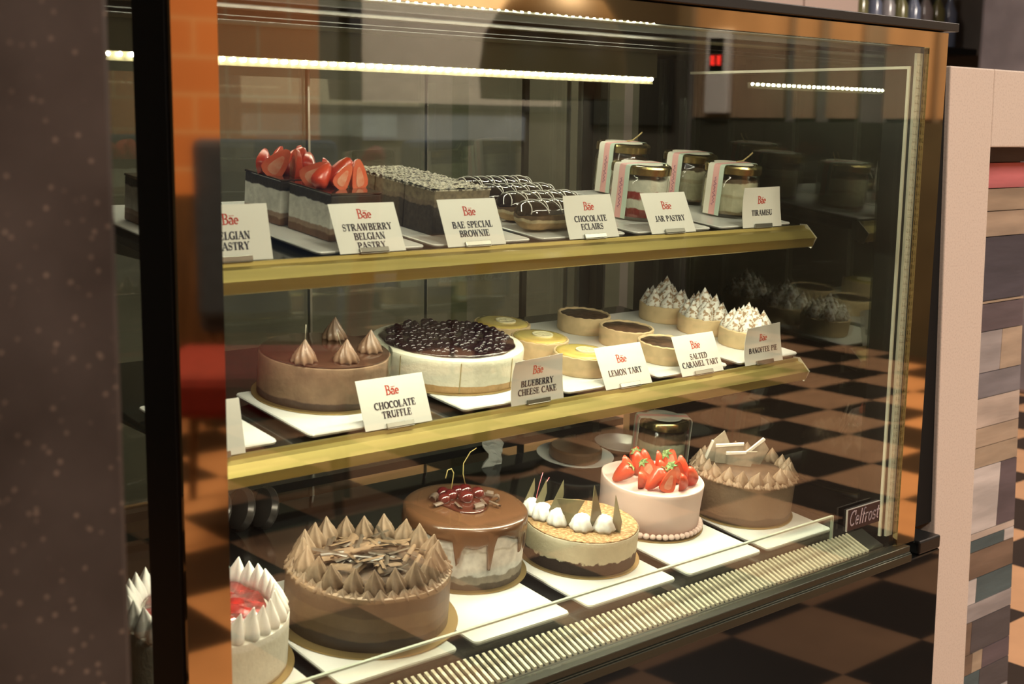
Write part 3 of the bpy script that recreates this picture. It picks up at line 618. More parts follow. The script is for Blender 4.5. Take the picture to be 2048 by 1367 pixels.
for (cx, cy, rz, k, rx) in ((-0.030, 0.030, .6, 0, .3), (-0.018, -0.006, 1.3, 2, .7), (0.002, -0.020, 0.05, 0, 1.2), (0.018, -0.014, 1.2, 2, .5), (0.040, -0.010, .9, 1, .9), (0.034, 0.012, -.3, 2, .4), (0.046, 0.006, -.9, 1, 1.1), (0.028, -0.024, 1.7, 2, .6), (-0.036, 0.012, .2, 2, .2)):
    inst(cm[k], 'chocolate_curl', c, (cx, cy, 0.0865), (rx, 0, rz))
# ---- crumb topped cake with dark base
board(LOW, 1.1875, 0.1084, LH, 0.0825, 'gold board under the crumb-topped two-layer cake')
c = LOW.thing('caramel_cake', 'low cream cake on a dark crumb base with golden crumbs, white dollops and chocolate triangles', 'cake', 1.1875, 0.1084, BH)
body(0.0774, 0.0458, 0.0015, wob=0.0006, seed=3).build('cake_body', layer_mat('caramel_body', [(0, (0.022, 0.014, 0.009)), (0.0165, (0.60, 0.54, 0.38)), (0.041, (0.66, 0.60, 0.44))], amp=0.007, scale=95, rough=0.6, spec=0.12, var=0.08, vscale=60), c, smooth=40)
G().lathe([(0, 0.0458), (0.0765, 0.0459), (0.0745, 0.0472), (0.03, 0.0475), (0, 0.0475)], 64, lambda a, r, z: (r, z + 0.0004 * math.sin(23 * a))).build('crumb_topping', mat('golden_crumb', (0.60, 0.42, 0.22), 0.75, col2=(0.33, 0.175, 0.065), vscale=230, bump=0.0018, bscale=260, lo=0.42, hi=0.66), c, smooth=True)
CREAM = mat('whipped_cream', (0.86, 0.84, 0.79), 0.5, bump=0.0005, bscale=150, sss=0.1)
dprof = [(0, 0), (0.013, 0), (0.0155, 0.005), (0.0135, 0.010), (0.0125, 0.013), (0.0105, 0.018), (0.006, 0.0215), (0, 0.0225)]
dm_ = G().lathe(dprof, 36, lambda a, r, z: (r * (1 + 0.13 * math.sin(7 * a + z * 200)), z)).mesh('cream_dollop', CREAM, True)
for (dx, dy) in ((-0.0475, 0.050), (-0.0465, 0.030), (-0.0400, 0.005), (-0.0245, -0.024), (-0.0015, -0.0415)):
    inst(dm_, 'cream_dollop', c, (dx, dy, 0.0470), (0, 0, dx * 90))
TRI = mat('marbled_triangle', (0.26, 0.23, 0.12), 0.3, col2=(0.13, 0.11, 0.065), vscale=40, coat=0.2, stretch=(1, 1, 0.3))
def tri(pts, th=0.0014, name='chocolate_triangle'):
    g = G(); g.prism(pts, 'y', -th / 2, th / 2); return g.mesh(name, TRI, False)
t1 = tri([(-0.007, 0), (0.008, 0), (0.014, 0.036), (0.012, 0.055)]); t2 = tri([(-0.006, 0), (0.009, 0), (0.010, 0.020), (-0.006, 0.060)]); t3 = tri([(0, 0), (0.018, 0.042), (-0.022, 0.042)])
for (dx, dy, me_, rz, s_) in ((-0.0530, 0.060, t1, -0.5, .9), (-0.0500, 0.042, t1, -0.7, 1.0), (-0.0440, 0.018, t1, -0.8, 1.12), (-0.0335, -0.010, t3, -0.7, .95), (-0.0130, -0.035, t2, -0.1, 1.1), (0.0110, -0.052, t2, -1.3, .85)):
    inst(me_, 'chocolate_triangle', c, (dx, dy, 0.0465), (0, 0, rz), s_)
THR = mat('sugar_thread', (0.62, 0.16, 0.18), 0.3, coat=0.4)  # thin red tubes modelling a red reflection as threads on the cake
for (dx, dy, q, hh) in ((-0.046, 0.044, 0.010, 0.105), (-0.043, 0.040, 0.016, 0.098)):
    o = G().tube([(0, 0, 0.047), (0.001, 0, 0.060), (-0.001, 0, 0.075), (0.004, 0.002, hh * .86), (q, 0.004, hh)], 0.00055, 6).build('sugar_thread', THR, c, smooth=True); o.location = (dx, dy, 0)
# ---- pink strawberry cake
board(LOW, 1.3599, 0.1424, LH, 0.0805, 'gold board under the pink strawberry cake')
c = LOW.thing('strawberry_cake', 'pale pink iced cake topped with halved strawberries', 'cake', 1.3599, 0.1424, BH)
PINK = mat('pink_icing', (0.80, 0.60, 0.53), 0.55, var=0.05, vscale=25, bump=0.0004, bscale=40, sss=0.05)
prof = [(0, 0), (0.0735, 0), (0.0735, 0.03), (0.0750, 0.060), (0.0752, 0.0645), (0.0742, 0.0662), (0.0722, 0.0655), (0.069, 0.0635), (0.05, 0.0628), (0, 0.0628)]
G().lathe(prof, 72, lambda a, r, z: (r * (1 + 0.004 * math.sin(3 * a + 30 * z)), z + (0.004 * max(0, math.cos(a - 2.4)) ** 6 if z > 0.063 and r > 0.071 else 0))).build('icing', PINK, c, smooth=True)
bm_ = G().ball((0, 0, 0), 0.0050, 12, sq=0.85).mesh('icing_bead', PINK, True)
for k in range(52):
    a = 2 * PI * k / 52; inst(bm_, 'icing_bead', c, (0.0757 * math.cos(a), 0.0757 * math.sin(a), 0.0047), (0.2, 0, a), random.uniform(.9, 1.05))
SRED = mat('strawberry_skin', (0.52, 0.028, 0.014), 0.3, coat=0.3, col2=(0.68, 0.09, 0.035), vscale=30, bump=0.0004, bscale=320)
SCUT = mat('strawberry_flesh', (0.70, 0.10, 0.045), 0.4, col2=(0.78, 0.20, 0.10), vscale=60); SCORE = mat('strawberry_core', (0.80, 0.42, 0.28), 0.5, col2=(0.76, 0.24, 0.13), vscale=120)
LEAF = mat('strawberry_leaf', (0.10, 0.19, 0.05), 0.6, col2=(0.25, 0.32, 0.12), vscale=80)
def berry_half(L=0.032, R=0.0115):
    g = G(); prof = [(0, 0), (R * 0.30, L * 0.05), (R * 0.62, L * 0.25), (R * 0.86, L * 0.5), (R, L * 0.75), (R * 0.92, L * 0.90), (R * 0.55, L * 0.985), (0, L)]
    g.lathe(prof, 16, None, 0, a0=0, a1=PI)
    m_ = [(p[0], 0, p[1]) for p in prof] + [(-p[0], 0, p[1]) for p in reversed(prof[1:-1])]
    g.add(m_, [tuple(range(len(m_)))], 1)
    g.add([(x * .5, -0.0003, L * .5 + (z - L * .5) * .62 + L * .06) for x, y, z in m_], [tuple(range(len(m_)))], 2)
    return g.mesh('strawberry', [SRED, SCUT, SCORE], 50)
bh = berry_half()
def leaf_mesh():
    g = G()
    for k in range(6):
        a = k * PI / 3; ca, sa = math.cos(a), math.sin(a)
        p = [(0, 0, 0), (0.004 * ca - 0.0022 * sa, 0.004 * sa + 0.0022 * ca, 0.0012), (0.0085 * ca, 0.0085 * sa, -0.0012), (0.004 * ca + 0.0022 * sa, 0.004 * sa - 0.0022 * ca, 0.0012)]
        g.add(p + [(x, y, z - 0.0006) for x, y, z in p], [(0, 1, 2, 3), (7, 6, 5, 4), (0, 4, 5, 1), (1, 5, 6, 2), (2, 6, 7, 3), (3, 7, 4, 0)])
    return g.mesh('calyx', LEAF, False)
lm = leaf_mesh()
SB = [((-0.0533, 0.0118), 1.9, 2.4, 1), ((-0.0290, 0.0273), -0.5, 0.4, 0), ((0.010, 0.050), 0.5, .6, 1), ((-0.0040, 0.0278), -0.35, .2, 0), ((-0.0440, -0.0175), -0.9, .7, 0), ((0.0130, 0.0308), -0.3, 0, 0), ((-0.0100, 0.003), -.6, -.4, 1), ((-0.0298, -0.0319), -0.3, 2.9, 1),
      ((0.0290, 0.0193), -.3, .3, 0), ((0.0070, -0.009), -.5, 0.2, 0), ((-0.0183, -0.0433), -.25, 3.0, 0), ((0.046, 0.0134), -.3, .2, 1), ((0.0148, -0.0271), -.7, 0, 1), ((0.002, -0.0525), -.9, .9, 0), ((0.0430, -0.0143), -.3, .1, 0), ((0.0315, -0.042), -.8, .8, 0)]
for k, (p, ty, rz, lf) in enumerate(SB):
    s_ = random.uniform(1.08, 1.25); tl = min(abs(ty), 1.2); rz = rz + random.uniform(-.3, .3)
    b = inst(bh, 'strawberry', c, (0, 0, 0), (0, 0, 0), s_)
    flip = PI if not lf else 0.0
    Rm = Matrix.Rotation(rz, 3, 'Z') @ Matrix.Rotation(ty if not lf else -0.75, 3, 'Y') @ Matrix.Rotation(flip, 3, 'X')
    b.rotation_euler = Rm.to_euler()
    mid = Rm @ Vector((0, 0.004, 0.017 * s_))
    b.location = (p[0] * 1.02 - mid.x, p[1] * 1.0 - 0.002 - mid.y, 0.0625 + 0.0145 - mid.z + 0.003 * math.cos(tl))
    if lf: inst(lm, 'calyx', b, (0, 0.003, 0.0325), (0, 0, 0), 1.0)
# ---- far right chocolate cake
board(LOW, 1.5265, 0.1087, LH, 0.0820, 'board under the far right chocolate cake with pale plaques')
c = LOW.thing('chocolate_cake', 'plain-sided chocolate cake with small piped peaks and pale striped plaques, far right of the deck', 'cake', 1.5265, 0.1087, BH)
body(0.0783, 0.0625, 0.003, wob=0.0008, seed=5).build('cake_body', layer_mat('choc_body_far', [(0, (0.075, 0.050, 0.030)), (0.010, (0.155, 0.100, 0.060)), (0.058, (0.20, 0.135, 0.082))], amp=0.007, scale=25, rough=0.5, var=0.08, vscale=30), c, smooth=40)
rm2 = kiss_mesh(0.0118, 0.022, CHOCBUTTER, 6, 1.2, 0.30)
for k in range(20):
    a = 2 * PI * k / 20
    inst(rm2, 'rosette', c, (0.0675 * math.cos(a), 0.0675 * math.sin(a), 0.0615), (random.uniform(-.15, .15), random.uniform(-.15, .15), a * 5), random.uniform(.92, 1.1))
rm3 = kiss_mesh(0.0085, 0.010, CHOCBUTTER, 7, .4, 0.30, 'piped_shell')
for k in range(32):
    a = 2 * PI * k / 32; inst(rm3, 'piped_shell', c, (0.0745 * math.cos(a), 0.0745 * math.sin(a), 0.0585), (0, 0, a), 1.0)
G().lathe([(0, 0.0620), (0.060, 0.0620), (0.058, 0.064), (0, 0.065)], 40).build('filling', mat('dark_filling', (0.10, 0.055, 0.03), 0.6, var=0.4, vscale=80, bump=0.001), c, smooth=True)
PLQ = mat('cocoa_plaque', (0.40, 0.35, 0.27), 0.45, var=0.35, vscale=70); PWH = mat('plaque_stripe', (0.85, 0.83, 0.74), 0.4)
def plaque(poly, stripe, loc, rz, rx=0.15):
    g = G(); g.prism(poly, 'y', -0.0012, 0.0012); o = g.build('chocolate_plaque', PLQ, c); o.scale = (1.15, 1, 1.15); o.location = loc; o.rotation_euler = (rx, 0, rz)
    g = G(); g.prism(stripe, 'y', -0.0022, 0.0016); g.build('stripe', PWH, o)
plaque([(-0.018, 0), (0.010, 0), (0.016, 0.024), (0.004, 0.046), (-0.010, 0.030)], [(-0.018, 0.0), (-0.015, 0.0), (-0.008, 0.031), (-0.011, 0.031)], (-0.018, 0.040, 0.064), -0.6)
plaque([(-0.016, 0), (0.018, 0.0), (0.018, 0.032), (-0.018, 0.026)], [(-0.018, 0.023), (0.018, 0.0295), (0.018, 0.0325), (-0.018, 0.0265)], (-0.012, 0.024, 0.065), -0.75)
plaque([(-0.014, 0), (0.016, 0.0), (0.022, 0.024), (-0.018, 0.018)], [(-0.018, 0.0150), (0.008, 0.0195), (0.008, 0.0225), (-0.018, 0.0185)], (-0.002, 0.010, 0.064), -0.8)
plaque([(-0.020, 0), (0.012, 0.0), (0.020, 0.024), (0.010, 0.038), (-0.014, 0.012)], [(-0.018, 0.008), (-0.015, 0.0065), (0.013, 0.038), (0.010, 0.040)], (0.024, 0.006, 0.064), -0.7)
# ---- red topped cake at the left
board(LOW, 0.625, 0.1050, LH, 0.0960, 'gold board under the white cake with red topping')
c = LOW.thing('raspberry_cake', 'white cake with cream petals around a glossy red centre, left end of the deck', 'cake', 0.625, 0.1050, BH)
body(0.0885, 0.058, 0.002, wob=0.001, seed=6).build('cake_body', layer_mat('rasp_body', [(0, (0.45, 0.34, 0.2)), (0.003, (0.74, 0.70, 0.58)), (0.05, (0.80, 0.77, 0.68))], amp=0.003, rough=0.5, var=0.05), c, smooth=40)
pm = G().lathe([(0, 0), (0.0098, 0), (0.0115, 0.005), (0.0098, 0.011), (0.0070, 0.018), (0.0038, 0.025), (0.0012, 0.031), (0, 0.033)], 24, lambda a, r, z: (r * (0.72 + 0.42 * abs(math.cos(1.5 * a))), z)).mesh('cream_petal', CREAM, True)
for k in range(30):
    a = 2 * PI * k / 30; inst(pm, 'cream_petal', c, (0.0765 * math.cos(a), 0.0765 * math.sin(a), 0.0565), (0.18 * math.sin(a), -0.18 * math.cos(a), a), random.uniform(.92, 1.08))
G().lathe([(0, 0.0575), (0.065, 0.0575), (0.063, 0.063), (0.03, 0.066), (0, 0.066)], 60, lambda a, r, z: (r, z + 0.0016 * math.sin(11 * a + 130 * r) * (z > .06))).build('fruit_topping', mat('red_fruit', (0.42, 0.012, 0.014), 0.15, coat=0.8, col2=(0.09, 0.004, 0.006), vscale=70, bump=0.0028, bscale=90), c, smooth=True)
# ---- things at the back of the deck
def jar(pl, x, v, h0, label, body_mat, yaw=0.0, r=0.042, h=0.076, strap=True, group='dessert jars', straw=False):
    t = pl.thing('dessert_jar', label, 'jar', x, v, h0, yaw, group)
    G().lathe([(0, 0.0), (r * 0.94, 0.0), (r, 0.003), (r, h * 0.70), (r * 0.93, h * 0.78), (r * 0.90, h * 0.84), (r * 0.90, h * 0.97), (r * 0.86, h * 0.97), (r * 0.86, h * 0.82), (r * 0.94, h * 0.70), (r * 0.95, 0.005), (0, 0.004)], 40).build('glass_body', JARGLASS, t, smooth=35)
    G().lathe([(0, 0.0045), (r * 0.945, 0.0055), (r * 0.935, h * 0.66), (r * 0.88, h * 0.74), (r * 0.8, h * 0.76), (0, h * 0.78)], 40, lambda a, rr, z: (rr, z + (0.0015 * math.sin(5 * a) if z > h * .6 else 0))).build('dessert', body_mat, t, smooth=40)
    LIDM = mat('jar_lid_gold', (0.62, 0.50, 0.22), 0.22, metal=1.0)
    ld = G().lathe([(r * 0.955, h * 0.84), (r * 1.01, h * 0.845), (r * 1.01, h * 0.965), (r * 0.97, h * 1.0), (r * 0.90, h * 1.005), (r * 0.87, h * 0.99), (0, h * 0.99)], 48, lambda a, rr, z: (rr * (1 + (0.006 * math.sin(36 * a) if z < h * .96 else 0)), z)).build('lid', LIDM, t, smooth=30)
    if strap:
        wd = 0.0140; top = h * 1.012; R1 = r * 1.045
        path = [(-R1 - 0.0005, 0.003), (-R1, h * 0.5), (-R1, h * 0.96), (-R1 * 0.96, h * 1.005), (-R1 * 0.88, top), (0, top + 0.0004), (R1 * 0.88, top), (R1 * 0.96, h * 1.005), (R1, h * 0.96), (R1, h * 0.5), (R1, h * 0.30)]
        g = G(); cols = [(-wd, -wd * 0.45, 2), (-wd * 0.45, wd * 0.30, 1), (wd * 0.30, wd, 0)]
        for (a0, a1, mi) in cols:
            vs = []
            for (px, pz) in path: vs += [(px, a0, pz), (px, a1, pz), (px * 1.012, a0, pz + (0.0006 if abs(px) < R1 * .9 else 0)), (px * 1.012, a1, pz + (0.0006 if abs(px) < R1 * .9 else 0))]
            fs = []
            for i in range(len(path) - 1):
                b = i * 4; fs += [(b, b + 4, b + 5, b + 1), (b + 2, b + 3, b + 7, b + 6), (b, b + 2, b + 6, b + 4), (b + 1, b + 5, b + 7, b + 3)]
            g.add(vs, fs, mi)
        g.lathe([(0, top + 0.0003), (r * 0.70, top), (r * 0.70, top + 0.0006), (0, top + 0.0010)], 30, mi=0)
        g.build('paper_label', [mat('label_cream', (0.80, 0.77, 0.66), 0.5), mat('label_pink', (0.80, 0.42, 0.40), 0.5), mat('label_mint', (0.55, 0.66, 0.55), 0.5)], t, smooth=30)
        g = G(); rnd = random.Random(int(x * 1000))
        zz = h * 0.2; pts = []
        for k in range(26): pts.append((-R1 * 1.020, 0.0015 + 0.003 * math.sin(k * 1.9) * (1 if k % 2 else .4) - 0.003, h * 0.22 + k * h * 0.022))
        g.tube(pts, 0.00035, 5); g.build('handwriting', mat('pen_ink', (0.30, 0.10, 0.25), 0.6), t)
    if straw:
        g = G(); g.tube([(r * 0.3, 0.004, h * 1.03), (r * 0.55, 0.0, h * 1.05), (r * 0.8, -0.004, h * 1.16), (r * 0.9, -0.006, h * 1.22)], 0.0012, 6); g.tube([(r * 0.95, 0.02, h * 0.97), (r * 1.09, 0.0, h * 0.96), (r * 0.95, -0.02, h * 0.97)], 0.001, 6)
        g.build('twine', mat('jute_twine', (0.50, 0.40, 0.18), 0.8), t, smooth=True)
    return t
REDV = layer_mat('red_velvet_layers', [(0, (0.28, 0.02, 0.02)), (0.018, (0.80, 0.77, 0.70)), (0.030, (0.33, 0.02, 0.02)), (0.040, (0.80, 0.77, 0.72))], amp=0.006, scale=70, rough=0.6, bump=0.001, var=0.12)
TIRA = layer_mat('tiramisu_layers', [(0, (0.28, 0.20, 0.12)), (0.010, (0.66, 0.60, 0.46)), (0.030, (0.55, 0.47, 0.33)), (0.034, (0.70, 0.64, 0.50)), (0.052, (0.12, 0.07, 0.04))], amp=0.005, scale=50, rough=0.6, var=0.12)
CHJ = layer_mat('cream_dark_layers', [(0, (0.20, 0.13, 0.08)), (0.008, (0.66, 0.60, 0.45)), (0.034, (0.52, 0.45, 0.32)), (0.040, (0.68, 0.62, 0.48)), (0.052, (0.10, 0.065, 0.04))], amp=0.005, scale=60, rough=0.6, var=0.14)
jar(UP, 1.344, 0.098, 0.008, 'jar with red and white layers, front left of the four jars', REDV, 0.10)
jar(UP, 1.528, 0.085, 0.008, 'jar with beige layers and twine on its lid, front right beside the TIRAMISU card', TIRA, 0.10, straw=True)
jar(UP, 1.505, 0.292, 0.008, 'jar at the back left, mostly hidden by the red and white one', TIRA, 0.15, r=0.043, h=0.079, straw=True)
jar(UP, 1.560, 0.198, 0.008, 'jar with cream below dark sponge, between and behind the two front jars', CHJ, 0.15, r=0.042)
jar(LOW, 1.572, 0.318, 0.0, 'jar with a gold lid on the bottom deck behind the pink cake', CHJ, 2.6, r=0.043, h=0.090)
t = LOW.thing('saucer', 'white saucer carrying a brown disc of cake at the back of the deck', 'saucer', 1.462, 0.405, 0.0)
G().lathe([(0, 0.002), (0.030, 0.002), (0.033, 0.0), (0.036, 0.003), (0.064, 0.013), (0.0645, 0.0145), (0.062, 0.0145), (0.034, 0.006), (0, 0.006)], 56).build('dish', PLATEM, t, smooth=35)
t2 = LOW.thing('cake_disc', 'round brown cake disc lying on the white saucer', 'cake', 1.462, 0.405, 0.0085)
G().lathe([(0, 0), (0.040, 0), (0.044, 0.005), (0.044, 0.017), (0.041, 0.020), (0, 0.0205)], 48).build('sponge', mat('brown_sponge', (0.17, 0.085, 0.04), 0.5, var=0.2, vscale=60), t2, smooth=40)
ob = G().lathe([(0, 0.0), (0.028, 0.0), (0.046, 0.010), (0.0465, 0.012), (0.044, 0.012), (0.027, 0.003), (0, 0.003)], 48).build('small_plate', PLATEM, None, smooth=35)
ob.location = LOW.pt(1.585, 0.418, 0.0); ob.rotation_euler = LOW.rot(); tag(ob, 'small white plate behind the jar on the bottom deck', 'plate')
# dark domed discs modelled in place of reflections at the back left
for k in range(3):
    ob = G().lathe([(0, 0.0), (0.030, 0.0), (0.031, 0.003), (0.027, 0.010), (0.016, 0.014), (0, 0.0155)], 40).build('round_tin', mat('grey_tin', (0.16, 0.14, 0.13), 0.25, metal=0.6), None, smooth=35)
    ob.location = LOW.pt(0.815 + k * 0.034, 0.425 - 0.004 * k, 0.0315 - 0.003 * k)
    ob.rotation_euler = (Matrix.Rotation(TH, 3, 'X') @ Matrix.Rotation(math.radians(-72), 3, 'Y') @ Matrix.Rotation(0.1, 3, 'Z')).to_euler()
    tag(ob, ['dark round tin standing on edge, left of the three at the back', 'dark round tin standing on edge, middle of the three at the back', 'dark round tin standing on edge, right of the three at the back'][k], 'tin', 'round tins at the back left')
# crumpled paper bow hanging under the middle shelf
g = G(); rnd = random.Random(4); n = 9; P = {}
for i in range(n):
    for j in range(5):
        t_ = i / (n - 1); wv = 0.010 + 0.012 * abs(math.sin(t_ * PI * 1.5 + 0.5))
        for e in (0, 1):
            P[i, j, e] = g.pt((0.012 * math.sin(t_ * 3) + (j / 4 - .5) * 2 * wv, rnd.uniform(-.003, .003) + e * 0.0008, -0.052 * t_))
for i in range(n - 1):
    for j in range(4):
        g.f.append((P[i, j, 0], P[i, j + 1, 0], P[i + 1, j + 1, 0], P[i + 1, j, 0])); g.m.append(0)
        g.f.append((P[i, j, 1], P[i + 1, j, 1], P[i + 1, j + 1, 1], P[i, j + 1, 1])); g.m.append(0)
for j in range(4):
    for i in (0, n - 1): g.f.append((P[i, j, 0], P[i, j + 1, 0], P[i, j + 1, 1], P[i, j, 1])); g.m.append(0)
for i in range(n - 1):
    for j in (0, 4): g.f.append((P[i, j, 0], P[i + 1, j, 0], P[i + 1, j, 1], P[i, j, 1])); g.m.append(0)
ob = g.build('paper_bow', mat('crumpled_paper', (0.55, 0.56, 0.52), 0.6), None); ob.location = (1.322, 1.566, -0.503 + H); tag(ob, 'crumpled pale paper bow hanging behind the dripping cake', 'paper')

# ------------------------------------------------------------------ middle shelf
MH = 0.010
board(MID, 0.8381, 0.1275, MH, 0.0850, 'board under the chocolate truffle cake')
c = MID.thing('truffle_cake', 'milk chocolate mousse cake with dark top and piped kisses behind the CHOCOLATE TRUFFLE card', 'cake', 0.8381, 0.1275, MH + 0.0022)
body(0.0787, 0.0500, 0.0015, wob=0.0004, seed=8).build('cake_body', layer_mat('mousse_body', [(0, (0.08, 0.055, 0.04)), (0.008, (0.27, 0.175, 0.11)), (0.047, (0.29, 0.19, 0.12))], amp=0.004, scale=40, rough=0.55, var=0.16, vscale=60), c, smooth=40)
G().lathe([(0, 0.0500), (0.0765, 0.0500), (0.0768, 0.0515), (0.0745, 0.0530), (0, 0.0532)], 64).build('ganache', mat('ganache', (0.07, 0.035, 0.022), 0.18, coat=0.5), c, smooth=40)
km = kiss_mesh(0.0145, 0.028, mat('mocha_kiss', (0.27, 0.165, 0.105), 0.4, var=0.3, vscale=120, coat=0.2), 9, 0.8, .26, 'piped_kiss')
G_w = G().tube([(0, 0, 0.027), (0.0, 0.0, 0.045)], 0.0006, 6).mesh('chocolate_spike', mat('pale_spike', (0.36, 0.32, 0.24), 0.5), True)
for k, (kx, ky) in enumerate(((-0.058, -0.042), (-0.0091, -0.0620), (0.0468, -0.0337), (0.040, 0.040))):
    o = inst(km, 'piped_kiss', c, (kx * 0.92, ky * 0.92, 0.0525), (0, 0, k))
    if k < 2: inst(G_w, 'chocolate_spike', o, (0, 0, 0), (0, 0, 0) if k == 0 else (0, -0.5, 0.4 - k))
g = G().lathe([(0.0800, 0.001), (0.0805, 0.0545), (0.0801, 0.0545), (0.0796, 0.001)], 30, a0=-0.95, a1=0.25); g.build('clear_wrap', CLEAR, c, smooth=True)
# blueberry cheesecake
board(MID, 1.0335, 0.1384, MH, 0.1030, 'board under the blueberry cheesecake')
c = MID.thing('blueberry_cheesecake', 'wide creamy white cheesecake covered with glossy blueberries, already sliced', 'cake', 1.0335, 0.1384, MH + 0.0022)
body(0.1005, 0.0415, 0.004, wob=0.0004, seed=9).build('cake_body', layer_mat('cheesecake_body', [(0, (0.48, 0.30, 0.13)), (0.0085, (0.80, 0.77, 0.62))], amp=0.003, scale=60, rough=0.5, var=0.06, vscale=120), c, smooth=40)
SL = mat('slice_cut', (0.40, 0.33, 0.16), 0.7)
for a in (-118, -73, -28, 17, -163):
    g = G().box(0.0995, 0.1010, -0.0006, 0.0006, 0.001, 0.0385); o = g.build('slice_line', SL, c); o.rotation_euler = (0, 0, math.radians(a))
G().lathe([(0, 0.0410), (0.088, 0.0412), (0.0885, 0.0435), (0.084, 0.0455), (0, 0.0470)], 60, lambda a, r, z: (r * (1 + .012 * math.sin(13 * a)), z)).build('blueberry_jam', mat('blueberry_jam', (0.020, 0.008, 0.010), 0.10, coat=0.7, bump=0.002, bscale=80), c, smooth=True)
BBM = mat('blueberry_skin', (0.018, 0.008, 0.012), 0.2, coat=0.5)
bb = G().ball((0, 0, 0), 0.0047, 12).mesh('blueberry', BBM, True)
pts = []
while len(pts) < 260:
    r = 0.0855 * math.sqrt(random.random()); a = random.uniform(0, 2 * PI); pts.append((r * math.cos(a), r * math.sin(a), 0.0440 + random.uniform(-.0005, .0030)))
pts.sort(key=lambda p: p[1])
for p in pts[:100]: inst(bb, 'blueberry', c, p, (0, 0, 0), random.uniform(.8, 1.1))
g = G()
for p in pts[100:]: g.ball(p, 0.0047 * random.uniform(.8, 1.1), 10)
tag(g.build('blueberries', BBM, c, smooth=True), None, kind='stuff')
# tarts
CRUST = mat('tart_crust', (0.72, 0.54, 0.31), 0.65, var=0.18, vscale=70, bump=0.0004, bscale=120, spec=0.3)
def shell(g, r, h, lip=0.004, depth=0.004):
    return g.lathe([(0, 0), (r * 0.95, 0), (r * 0.97, 0.002), (r, h - 0.001), (r - 0.001, h), (r - lip + 0.001, h), (r - lip, h - 0.001), (r - lip - 0.0005, h - depth), (0, h - depth)], 56, lambda a, rr, z: (rr * (1 + 0.006 * math.sin(4 * a)), z + (0.0005 * math.sin(17 * a) if z > h - .002 else 0)))
tart_shell = shell(G(), 0.041, 0.0265).mesh('crust', CRUST, 40)
lem_shell = shell(G(), 0.041, 0.0265, 0.003, 0.001).mesh('crust', CRUST, 40)
CAR = mat('dark_caramel', (0.085, 0.045, 0.022), 0.55, var=0.55, vscale=110, bump=0.0010, bscale=150)
car_fill = G().lathe([(0, 0.022), (0.0368, 0.0225), (0.0364, 0.0242), (0.02, 0.0250), (0, 0.0250)], 48, lambda a, r, z: (r, z + .0005 * math.sin(9 * a))).mesh('caramel_filling', CAR, True)
LEM = mat('lemon_curd', (0.74, 0.58, 0.17), 0.18, coat=0.5, col2=(0.66, 0.40, 0.10), vscale=25, lo=0.25, hi=0.5)
lem_fill = G().lathe([(0, 0.0240), (0.0378, 0.0250), (0.0370, 0.0275), (0.03, 0.0285), (0, 0.0288)], 48).mesh('lemon_curd', LEM, True)
LSL = mat('lemon_slice', (0.80, 0.72, 0.40), 0.3, coat=0.4, var=0.15, vscale=90); LRI = mat('lemon_rind', (0.86, 0.80, 0.56), 0.4)
def lemon_slice():
    g = G().lathe([(0, 0.0285), (0.0125, 0.0285), (0.0125, 0.0300), (0, 0.0300)], 32, mi=0); g.lathe([(0.0122, 0.0285), (0.0148, 0.0285), (0.0148, 0.0306), (0.0122, 0.0306), (0.0122, 0.0285)], 32, mi=1)
    for k in range(4):
        a = k * PI / 4; g.T = Matrix.Rotation(a, 4, 'Z'); g.box(-0.0122, 0.0122, -0.0004, 0.0004, 0.0298, 0.0304, 1); g.T = None
    return g.mesh('lemon_slice', [LSL, LRI], 30)
lsl = lemon_slice()
def tart(kind, x, v, label, yaw=0.0, grp=None):
    t = MID.thing({'l': 'lemon_tart', 'c': 'caramel_tart', 'b': 'banoffee_pie'}[kind], label, 'pie' if kind == 'b' else 'tart', x, v, MH, yaw, grp)
    inst(lem_shell if kind == 'l' else tart_shell, 'crust', t)
    if kind == 'l': inst(lem_fill, 'lemon_curd', t); inst(lsl, 'lemon_slice', t, (0.002, -0.004, 0), (0, 0, 0.3))
    if kind == 'c': inst(car_fill, 'caramel_filling', t)
    return t
tart('l', 1.2150, 0.2390, 'lemon tart at the back, half hidden by the blueberry cheesecake', 0.4, 'lemon tarts')
tart('l', 1.2120, 0.1540, 'middle lemon tart, right beside the blueberry cheesecake', 1.0, 'lemon tarts')
tart('l', 1.2150, 0.0690, 'front lemon tart behind the LEMON TART card', 0.0, 'lemon tarts')
tart('c', 1.3793, 0.2380, 'dark salted caramel tart at the back of its row', 0.0, 'caramel tarts')
tart('c', 1.3836, 0.1510, 'middle dark salted caramel tart', 1.0, 'caramel tarts')
tart('c', 1.3751, 0.0640, 'front dark salted caramel tart behind the SALTED CARAMEL TART card', 2.0, 'caramel tarts')
MER = mat('cocoa_dusted_cream', (0.84, 0.81, 0.74), 0.6, col2=(0.36, 0.23, 0.13), vscale=210, lo=0.43, hi=0.50, detail=6)
mk = G().lathe([(0, 0), (0.0095, 0), (0.0112, 0.004), (0.0100, 0.009), (0.0070, 0.014), (0.0042, 0.0185), (0.0016, 0.023), (0, 0.026)], 20).mesh('cream_peak', MER, True)
